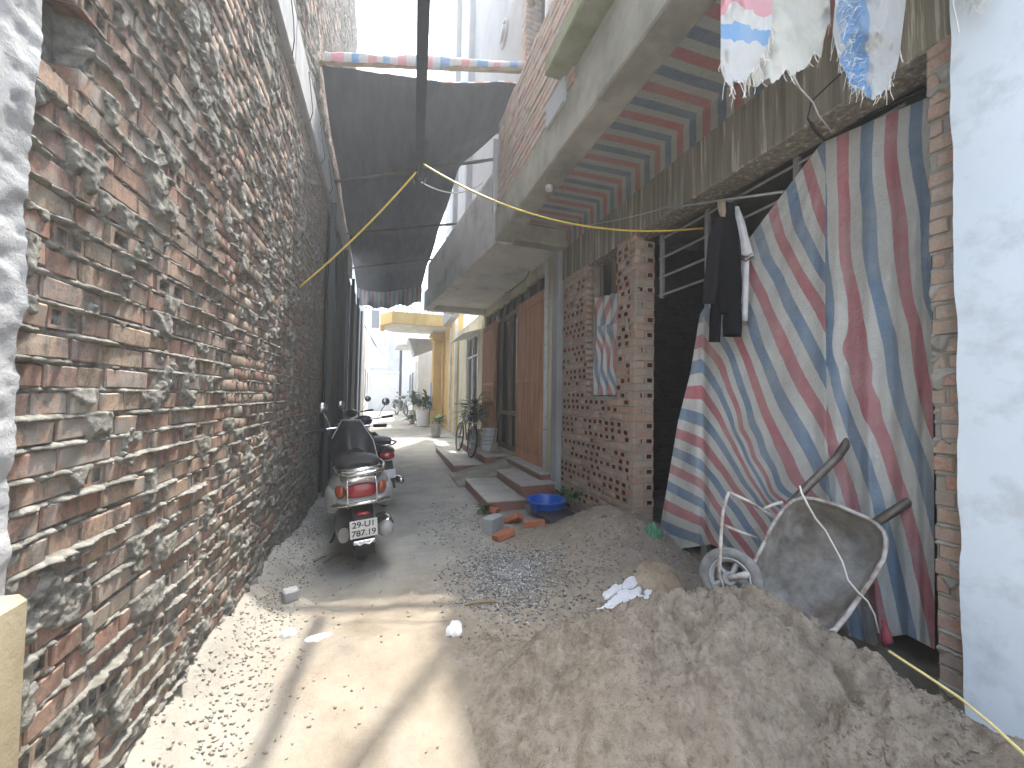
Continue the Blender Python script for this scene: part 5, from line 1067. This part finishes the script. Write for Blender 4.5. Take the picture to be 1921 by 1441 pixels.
# ------------------------------------------------------------------ plants, pots, bucket, broom
def leaf_mesh(L, wdt, droop, name='leaf'):
    vs = []; n_ = 5
    for i in range(n_ + 1):
        t_ = i / n_; w_ = wdt * math.sin(math.pi * (t_ * .92 + .04)) ** .8; y = L * t_ * (1 - .15 * droop * t_); z = L * (.55 * t_ - droop * t_ * t_)
        vs += [(-w_, y, z + w_ * .35), (0, y, z), (w_, y, z + w_ * .35)]
    return MB().add(vs, [(i * 3 + j, i * 3 + j + 1, i * 3 + j + 4, i * 3 + j + 3) for i in range(n_) for j in (0, 1)]).mesh(name)
def plant(loc, label, pr, ph, n, L, wdt, mats, stem=.25, potmat=None, name='potted_plant'):
    T = thing(name, label, 'plant', loc, 'pot plants along the alley'); x, y, z = loc
    if pr:
        MB().lathe([(0, 0), (pr * .75, 0), (pr, ph * .92), (pr * 1.08, ph * .92), (pr * 1.08, ph), (pr * .95, ph), (pr * .93, ph * .85), (0, ph * .85)], loc, 18).build('pot', potmat or m_wall_white, T, True, 40)
    stems = [(x + random.uniform(-.5, .5) * pr, y + random.uniform(-.5, .5) * pr, random.uniform(.4, 1) * stem) for _ in range(3)]
    for sx1, sy1, sh in stems: MB().tube([(x, y, z + ph * .8), (sx1, sy1, z + ph + sh * .5), (sx1, sy1, z + ph + sh)], .012, 5).build('stem', m_wood, T)
    ms = [leaf_mesh(L * k, wdt * k, d_) for k, d_ in ((1, .7), (.8, .9), (1.1, .5))]
    for i, me in enumerate(ms): me.materials.append(mats[i % len(mats)])
    for k in range(n):
        s_ = random.choice(stems); o = bpy.data.objects.new('leaf', random.choice(ms)); C.objects.link(o); o.parent = T; o.matrix_parent_inverse = Matrix.Translation(-LOC[T.name])
        o.matrix_basis = Matrix.Translation((s_[0], s_[1], z + ph + s_[2] * random.uniform(.35, 1))) @ Matrix.Rotation(random.uniform(0, 6.28), 4, 'Z') @ Matrix.Rotation(random.uniform(-.2, .75), 4, 'X')
    return T
m_potgrey = MAT('grey_pot', [(.3, (.30, .29, .27)), (.7, (.45, .44, .41))], .85, 6, bs=.2)
plant((1.86, 8.0, .30), 'spiky reddish green plant on the step by the bicycle', .13, .26, 60, .52, .024, [m_leaf, m_leafred, m_leafred], .75, m_potgrey)
plant((2.0, 8.75, .30), 'dense dark green plant against the far slatted door leaf', .15, .3, 70, .42, .04, [m_leaf, m_leaf, m_leaf], .7, m_potgrey)
plant((1.55, 11.9, .12), 'small bright plant in a grey square shouldered pot', .17, .38, 40, .3, .03, [m_leaf], .15, m_potgrey)
plant((1.48, 15.3, .18), 'bushy green plant in a big white pot below the yellow column', .28, .6, 80, .5, .05, [m_leaf], .5)
plant((1.15, 16.4, .19), 'low green plant spreading on the ground before the white pot', 0.12, .12, 46, .4, .05, [m_leaf], .15, m_potgrey)
plant((1.35, 19.0, .24), 'tall thin dark leaved plant by the white house gate', .18, .4, 60, .5, .05, [m_leaf, m_leafred], 1.1, m_potgrey)
plant((2.1, 4.35, .1), 'low weeds growing at the foot of the grey column', .03, .02, 34, .16, .02, [m_leaf], .05, m_potgrey, 'weeds')
plant((2.05, 3.95, .18), 'weeds growing along the foot of the hollow brick wall', .03, .02, 30, .13, .018, [m_leaf], .05, m_potgrey, 'weeds')
plant((1.14, 4.38, .0), 'green weeds at the corner of the lowest tiled step', .03, .02, 30, .12, .016, [m_leaf], .04, m_potgrey, 'weeds')
def bucket(loc, label, r, h, stripe):
    T = thing('bucket', label, 'bucket', loc, 'white buckets by the slatted door'); MB().lathe([(0, 0), (r * .86, 0), (r, h), (r * 1.06, h), (r * 1.06, h - .03), (r * .97, h - .03), (r * .95, h), (r * .82, .02), (0, .02)], loc, 22).build('pail', m_whiteplastic, T, True, 40)
    for z in stripe: MB().torus((loc[0], loc[1], loc[2] + z), r * (.86 + .14 * z / h) + .002, .007, 'Z', 22, 5).build('band', m_steel, T, True)
    MB().torus((loc[0], loc[1], loc[2] + h), r * 1.02, .005, 'X', 14, 5, math.pi, 2 * math.pi).build('bail', m_steel, T, True)
bucket((2.0, 7.45, .30), 'white plastic bucket with grey bands standing before the far slatted leaf', .15, .33, (.12, .2, .27))
bucket((2.02, 7.45, .36), 'white bucket nested in the grey banded one', .14, .36, (.33,))
br = thing('broom', 'wooden broom leaning against the cream wall by the buckets', 'broom', (2.05, 7.2, .3)); MB().tube([(2.0, 7.05, .52), (2.2, 7.3, 1.6)], .012, 7).build('handle', m_wood, br); MB().loft([(1.99, 6.98, .33, .09, .02, 2.5), (2.0, 7.05, .5, .03, .03, 2.5)], 12).build('bristles', m_bamboo, br)

# ------------------------------------------------------------------ things lying about
def sandz(x, y):
    i = np.clip(((x - hx[0]) / .007).astype(int), 0, len(hx) - 1); j = np.clip(((y - hy[0]) / .007).astype(int), 0, len(hy) - 1); return np.maximum(HZ[i, j], ground_h(x, y)) - .002
bx, by = 1.80, 4.12; bz = gz(bx, by) + .03
bo = thing('blue_basin', 'round blue plastic basin on the ground by the tiled steps', 'basin', (bx, by, bz))
MB().lathe([(0, 0), (.165, 0), (.205, .12), (.212, .135), (.232, .138), (.236, .146), (.23, .154), (.208, .15), (.196, .125), (.158, .012), (0, .012)], (bx, by, bz), 36).build('bowl', m_blueplastic, bo, True, 50)
MB().torus((bx, by, bz + .085), .197, .004, 'Z', 36, 6).build('rib', m_blueplastic, bo, True)
lbm = MB().cbox(-.105, .105, -.05, .05, -.03, .03, .005).mesh('loose_brick')
lbm.materials.append(MAT('loose_red_brick', [(.3, (.36, .12, .06)), (.7, (.50, .20, .11))], .9, 12, bs=.5, bscale=90))
for px_, py_, rz_, tilt, h_, lab in ((945, 945, 15, 0, .06, 'red brick lying flat against the blue basin'), (928, 952, 60, 10, .05, 'orange brick at the end of the lowest tiled step'), (962, 972, 130, 28, .06, 'red brick tilted on its edge beside the grey block'), (945, 1002, 20, -8, .04, 'red brick half sunk in the gravel'), (1003, 985, 160, 5, .05, 'red brick end by the dirt heap before the basin')):
    q = at(px_, py_, Z=.06); o = bpy.data.objects.new('loose_brick', lbm); C.objects.link(o); o.matrix_basis = Matrix.Translation((q.x, q.y, gz(q.x, q.y) + h_ * .7)) @ Matrix.Rotation(rad(rz_), 4, 'Z') @ Matrix.Rotation(rad(tilt), 4, 'Y') @ Matrix.Rotation(rad(tilt), 4, 'X')
    tag(o, lab, 'brick', 'loose bricks by the basin')
q = at(925, 985, Z=.06); tag(MB(Matrix.Translation((q.x, q.y, gz(q.x, q.y) + .06)) @ Matrix.Rotation(rad(40), 4, 'Z')).cbox(-.11, .11, -.06, .06, -.08, .08, .008).build('concrete_block', m_greyplas), 'grey concrete block standing in the gravel below the steps', 'block')
q = at(545, 1112, Z=.05); tag(MB(Matrix.Translation((q.x, q.y, gz(q.x, q.y) + .03)) @ Matrix.Rotation(rad(25), 4, 'Z')).cbox(-.045, .045, -.04, .04, -.035, .035, .008).build('concrete_lump', m_plaster), 'broken grey lump at the foot of the old brick wall', 'rubble')
q = at(1070, 942, Z=.08); tag(MB().tube([(q.x - .06, q.y + .05, q.z + .02), (q.x + .12, q.y, q.z + .02)], .045, 12).build('plastic_pipe', plain('grey_plastic', (.35, .37, .39), .5), None, True, 40), 'short grey plastic pipe beside the blue basin', 'pipe')
q = at(1028, 905, Z=.2); tag(MB().loft([(q.x, q.y - .05, q.z, .07, .05, 2.2), (q.x, q.y, q.z + .01, .09, .07, 2.2), (q.x, q.y + .06, q.z, .06, .05, 2.2)], 12).build('red_rag', m_terr, None, True), 'dark red rag heaped at the foot of the white rain pipe', 'rag')
b = MB(); b.box(1.62, 2.0, 3.62, 3.98, gz(1.8, 3.8) + .0, gz(1.8, 3.8) + .035); tag(b.build('dark_board', plain('dark_board', (.05, .045, .06), .6)), 'dark flat board lying under the edge of the blue basin', 'board')
def crumple(cx, cy, sx1, sy1, hgt, mat, name, label, cat, seed, rz=0, n_=44, thin=False, zoff=.004, mask=.0):
    U_, V_ = np.meshgrid(np.linspace(-1, 1, n_), np.linspace(-1, 1, n_), indexing='ij'); c_, s_ = math.cos(rz), math.sin(rz)
    ang = np.arctan2(V_, U_); rr_ = np.maximum(np.abs(U_), np.abs(V_)); R_ = rr_ * (.72 + .42 * vnoise(np.cos(ang) * 2.2 + 9, np.sin(ang) * 2.2 + 9, seed) + .12 * vnoise(np.cos(ang) * 9 + 9, np.sin(ang) * 9 + 9, seed + 1))
    x = R_ * np.cos(ang) * sx1; y = R_ * np.sin(ang) * sy1; X_ = cx + x * c_ - y * s_; Y_ = cy + x * s_ + y * c_
    prof = np.clip(1 - rr_ ** 3, 0, 1); hz = hgt * prof * (.35 + 1.1 * np.abs(2 * fbm(U_ * 1.6, V_ * 1.6, seed + 2, 4) - 1) + .3 * fbm(U_ * 5, V_ * 5, seed + 3))
    base_h = sandz(X_, Y_) if thin else ground_h(X_, Y_)
    return tag(link(name, grid_mesh(name, np.stack([X_, Y_, base_h + hz + zoff - .03 * (rr_ > .97)], -1)), mat, None, True), label, cat)
q = at(1235, 1058, Z=.2); crumple(q.x, q.y, .22, .15, .05, m_sack, 'cement_sack', 'crumpled brown cement sack at the hem of the striped curtain', 'sack', 201, .4)
q = at(1222, 1010, Z=.2); crumple(q.x + .03, q.y, .10, .06, .07, plain('green_plastic', (.10, .30, .17), .4), 'green_bag', 'small green plastic bag under the corner of the striped curtain', 'bag', 211, .3)
for i, (px_, py_, sx1, sy1, zz) in enumerate(((1172, 1110, .20, .10, .14), (1150, 1092, .09, .035, .14), (1185, 1084, .08, .04, .14), (1225, 1100, .06, .06, .14))):
    q = at(px_, py_, Z=zz); crumple(q.x, q.y, sx1, sy1, .010, m_lime, 'lime_spill', ('widest', 'long thin', 'upper', 'short')[i] + ' patch of white lime powder spilled before the cement sack', 'spill', 221 + i * 7, .25, thin=True, zoff=.010)
q = at(852, 1178, Z=.02); crumple(q.x, q.y, .055, .05, .035, m_paper, 'paper_scrap', 'crumpled white paper scrap at the edge of the sunlight', 'paper', 251, .5, 20)
q = at(540, 1185, Z=.03); crumple(q.x, q.y, .04, .03, .03, m_paper, 'paper_scrap', 'small grey white paper scrap by the foot of the old brick wall', 'paper', 257, .2, 16)
q = at(597, 1192, Z=.02); crumple(q.x, q.y, .07, .035, .01, m_lime, 'lime_spill', 'pale lime splash on the sunlit ground by the old brick wall', 'spill', 261, .1, 24)
for i, (x0, y0, x1, y1, lab) in enumerate(((590, 1042, 612, 1030, 'short pale stick on the ground before the scooter'), (608, 1045, 640, 1028, 'longer pale stick on the ground before the scooter'), (1130, 1030, 1195, 1022, 'grey stick lying across the dirt heap'), (872, 1130, 930, 1122, 'thin brown stick in the sand by the gravel'), (1195, 985, 1235, 975, 'pale bamboo piece at the foot of the brick pier'))):
    a, c_ = at(x0, y0, Z=.05), at(x1, y1, Z=.05); a.z = gz(a.x, a.y) + .012; c_.z = gz(c_.x, c_.y) + .012
    tag(MB().tube([a, a.lerp(c_, .5) + Vector((0, .01, .004)), c_], .008, 6).build('stick', m_bamboo), lab, 'stick')
# gravel and crumbs
def scatter(name, label, cat, pts, rad_, mat, zf, seed, parent=None):
    r = np.random.default_rng(seed); N = len(pts); T_ = np.array([(1, 0, 0), (-1, 0, 0), (0, 1, 0), (0, -1, 0), (0, 0, 1), (0, 0, -1)], float); F_ = np.array([(0, 2, 4), (2, 1, 4), (1, 3, 4), (3, 0, 4), (2, 0, 5), (1, 2, 5), (3, 1, 5), (0, 3, 5)])
    sc = r.uniform(.5, 1.3, (N, 1, 1)) * rad_ * r.uniform(.6, 1.2, (N, 6, 1)); an = r.uniform(0, 6.28, N); c_, s_ = np.cos(an)[:, None], np.sin(an)[:, None]
    v_ = T_[None] * sc * np.array([1, .8, .6]); X_ = v_[..., 0] * c_ - v_[..., 1] * s_; Y_ = v_[..., 0] * s_ + v_[..., 1] * c_; Z_ = v_[..., 2] + v_[..., 0] * r.uniform(-.5, .5, (N, 1))
    zz = zf(pts[:, 0], pts[:, 1]) + rad_ * .25
    V_ = np.stack([X_ + pts[:, :1], Y_ + pts[:, 1:2], Z_ + zz[:, None]], -1).reshape(-1, 3); Q_ = (F_[None] + (np.arange(N) * 6)[:, None, None]).reshape(-1, 3)
    o = link(name, raw_mesh(bpy.data.meshes.new(name), V_, Q_, {'tint': np.repeat(r.uniform(0, 1, N), 6)}), mat, parent); o['kind'] = 'stuff'; return tag(o, label, cat)
m_stone, t, p = base('crushed_stone'); a_ = nd(t, 'ShaderNodeAttribute', attribute_name='tint'); t.links.new(ramp(t, a_.outputs['Fac'], [(0, (.12, .12, .12)), (.5, (.24, .24, .235)), (.85, (.36, .36, .355)), (1, (.60, .60, .59))]), p.inputs['Base Color']); p.inputs['Roughness'].default_value = .95; p.inputs['Specular IOR Level'].default_value = .1
g1 = np.concatenate([rng.normal((.90, 2.78), (.20, .26), (3200, 2)), rng.normal((.95, 2.75), (.10, .14), (1200, 2))]); g2 = rng.normal((1.25, 2.55), (.45, .3), (900, 2)); g3 = rng.normal((2.2, 2.6), (.3, .2), (260, 2)); g4 = rng.normal((.85, 4.1), (.2, .5), (450, 2))
G_ = np.concatenate([g1, g2, g3, g4]); G_ = G_[(G_[:, 0] > .35) & (G_[:, 0] < 2.6) & ~((G_[:, 0] > 2.17) & (G_[:, 1] > 3.03)) & (G_[:, 1] > 2.05) & ~((G_[:, 0] > 1.17) & (G_[:, 1] > 4.4))]
scatter('gravel', 'grey crushed stone spread at the edge of the dirt heap', 'gravel', G_, .011, m_stone, ground_h, 3)
pts_ = np.stack([rng.uniform(.45, 2.1, 16000), rng.uniform(.5, 2.2, 16000)], -1); k_ = fbm(pts_[:, 0] * 3, pts_[:, 1] * 3, 77) + rng.uniform(-.1, .1, len(pts_)) > .5
scatter('sand_crumbs', 'loose crumbs of damp sand lying over the sand heap', 'sand', pts_[k_], .0075, m_sand, sandz, 5)
pts_ = np.concatenate([np.stack([rng.normal(-.62, .10, 1500), rng.uniform(1.2, 5.2, 1500)], -1), np.stack([-.62 + rng.exponential(.25, 260), rng.uniform(1.2, 3.4, 260)], -1)]); pts_ = pts_[pts_[:, 0] > -.77]
m_rub, t, p = base('rubble_crumb'); a_ = nd(t, 'ShaderNodeAttribute', attribute_name='tint'); t.links.new(ramp(t, a_.outputs['Fac'], [(0, (.17, .145, .115)), (.5, (.26, .23, .185)), (1, (.38, .36, .32))]), p.inputs['Base Color']); p.inputs['Roughness'].default_value = .95
scatter('rubble_crumbs', 'crumbs of fallen mortar along the foot of the old brick wall', 'rubble', pts_, .010, m_rub, ground_h, 9)

# ------------------------------------------------------------------ haze volume added for a milky, washed-out look
m_haze = bpy.data.materials.new('haze'); m_haze.use_nodes = True; t = m_haze.node_tree
for n_ in list(t.nodes):
    if n_.type == 'BSDF_PRINCIPLED': t.nodes.remove(n_)
pv = nd(t, 'ShaderNodeVolumePrincipled'); pv.inputs['Color'].default_value = (.93, .96, 1, 1); pv.inputs['Density'].default_value = .010; pv.inputs['Anisotropy'].default_value = .35
t.links.new(pv.outputs[0], t.nodes['Material Output'].inputs['Volume'])
hz = MB().box(-90, 95, -45, 205, -1.3, 14.6).build('haze', m_haze); hz['kind'] = 'stuff'
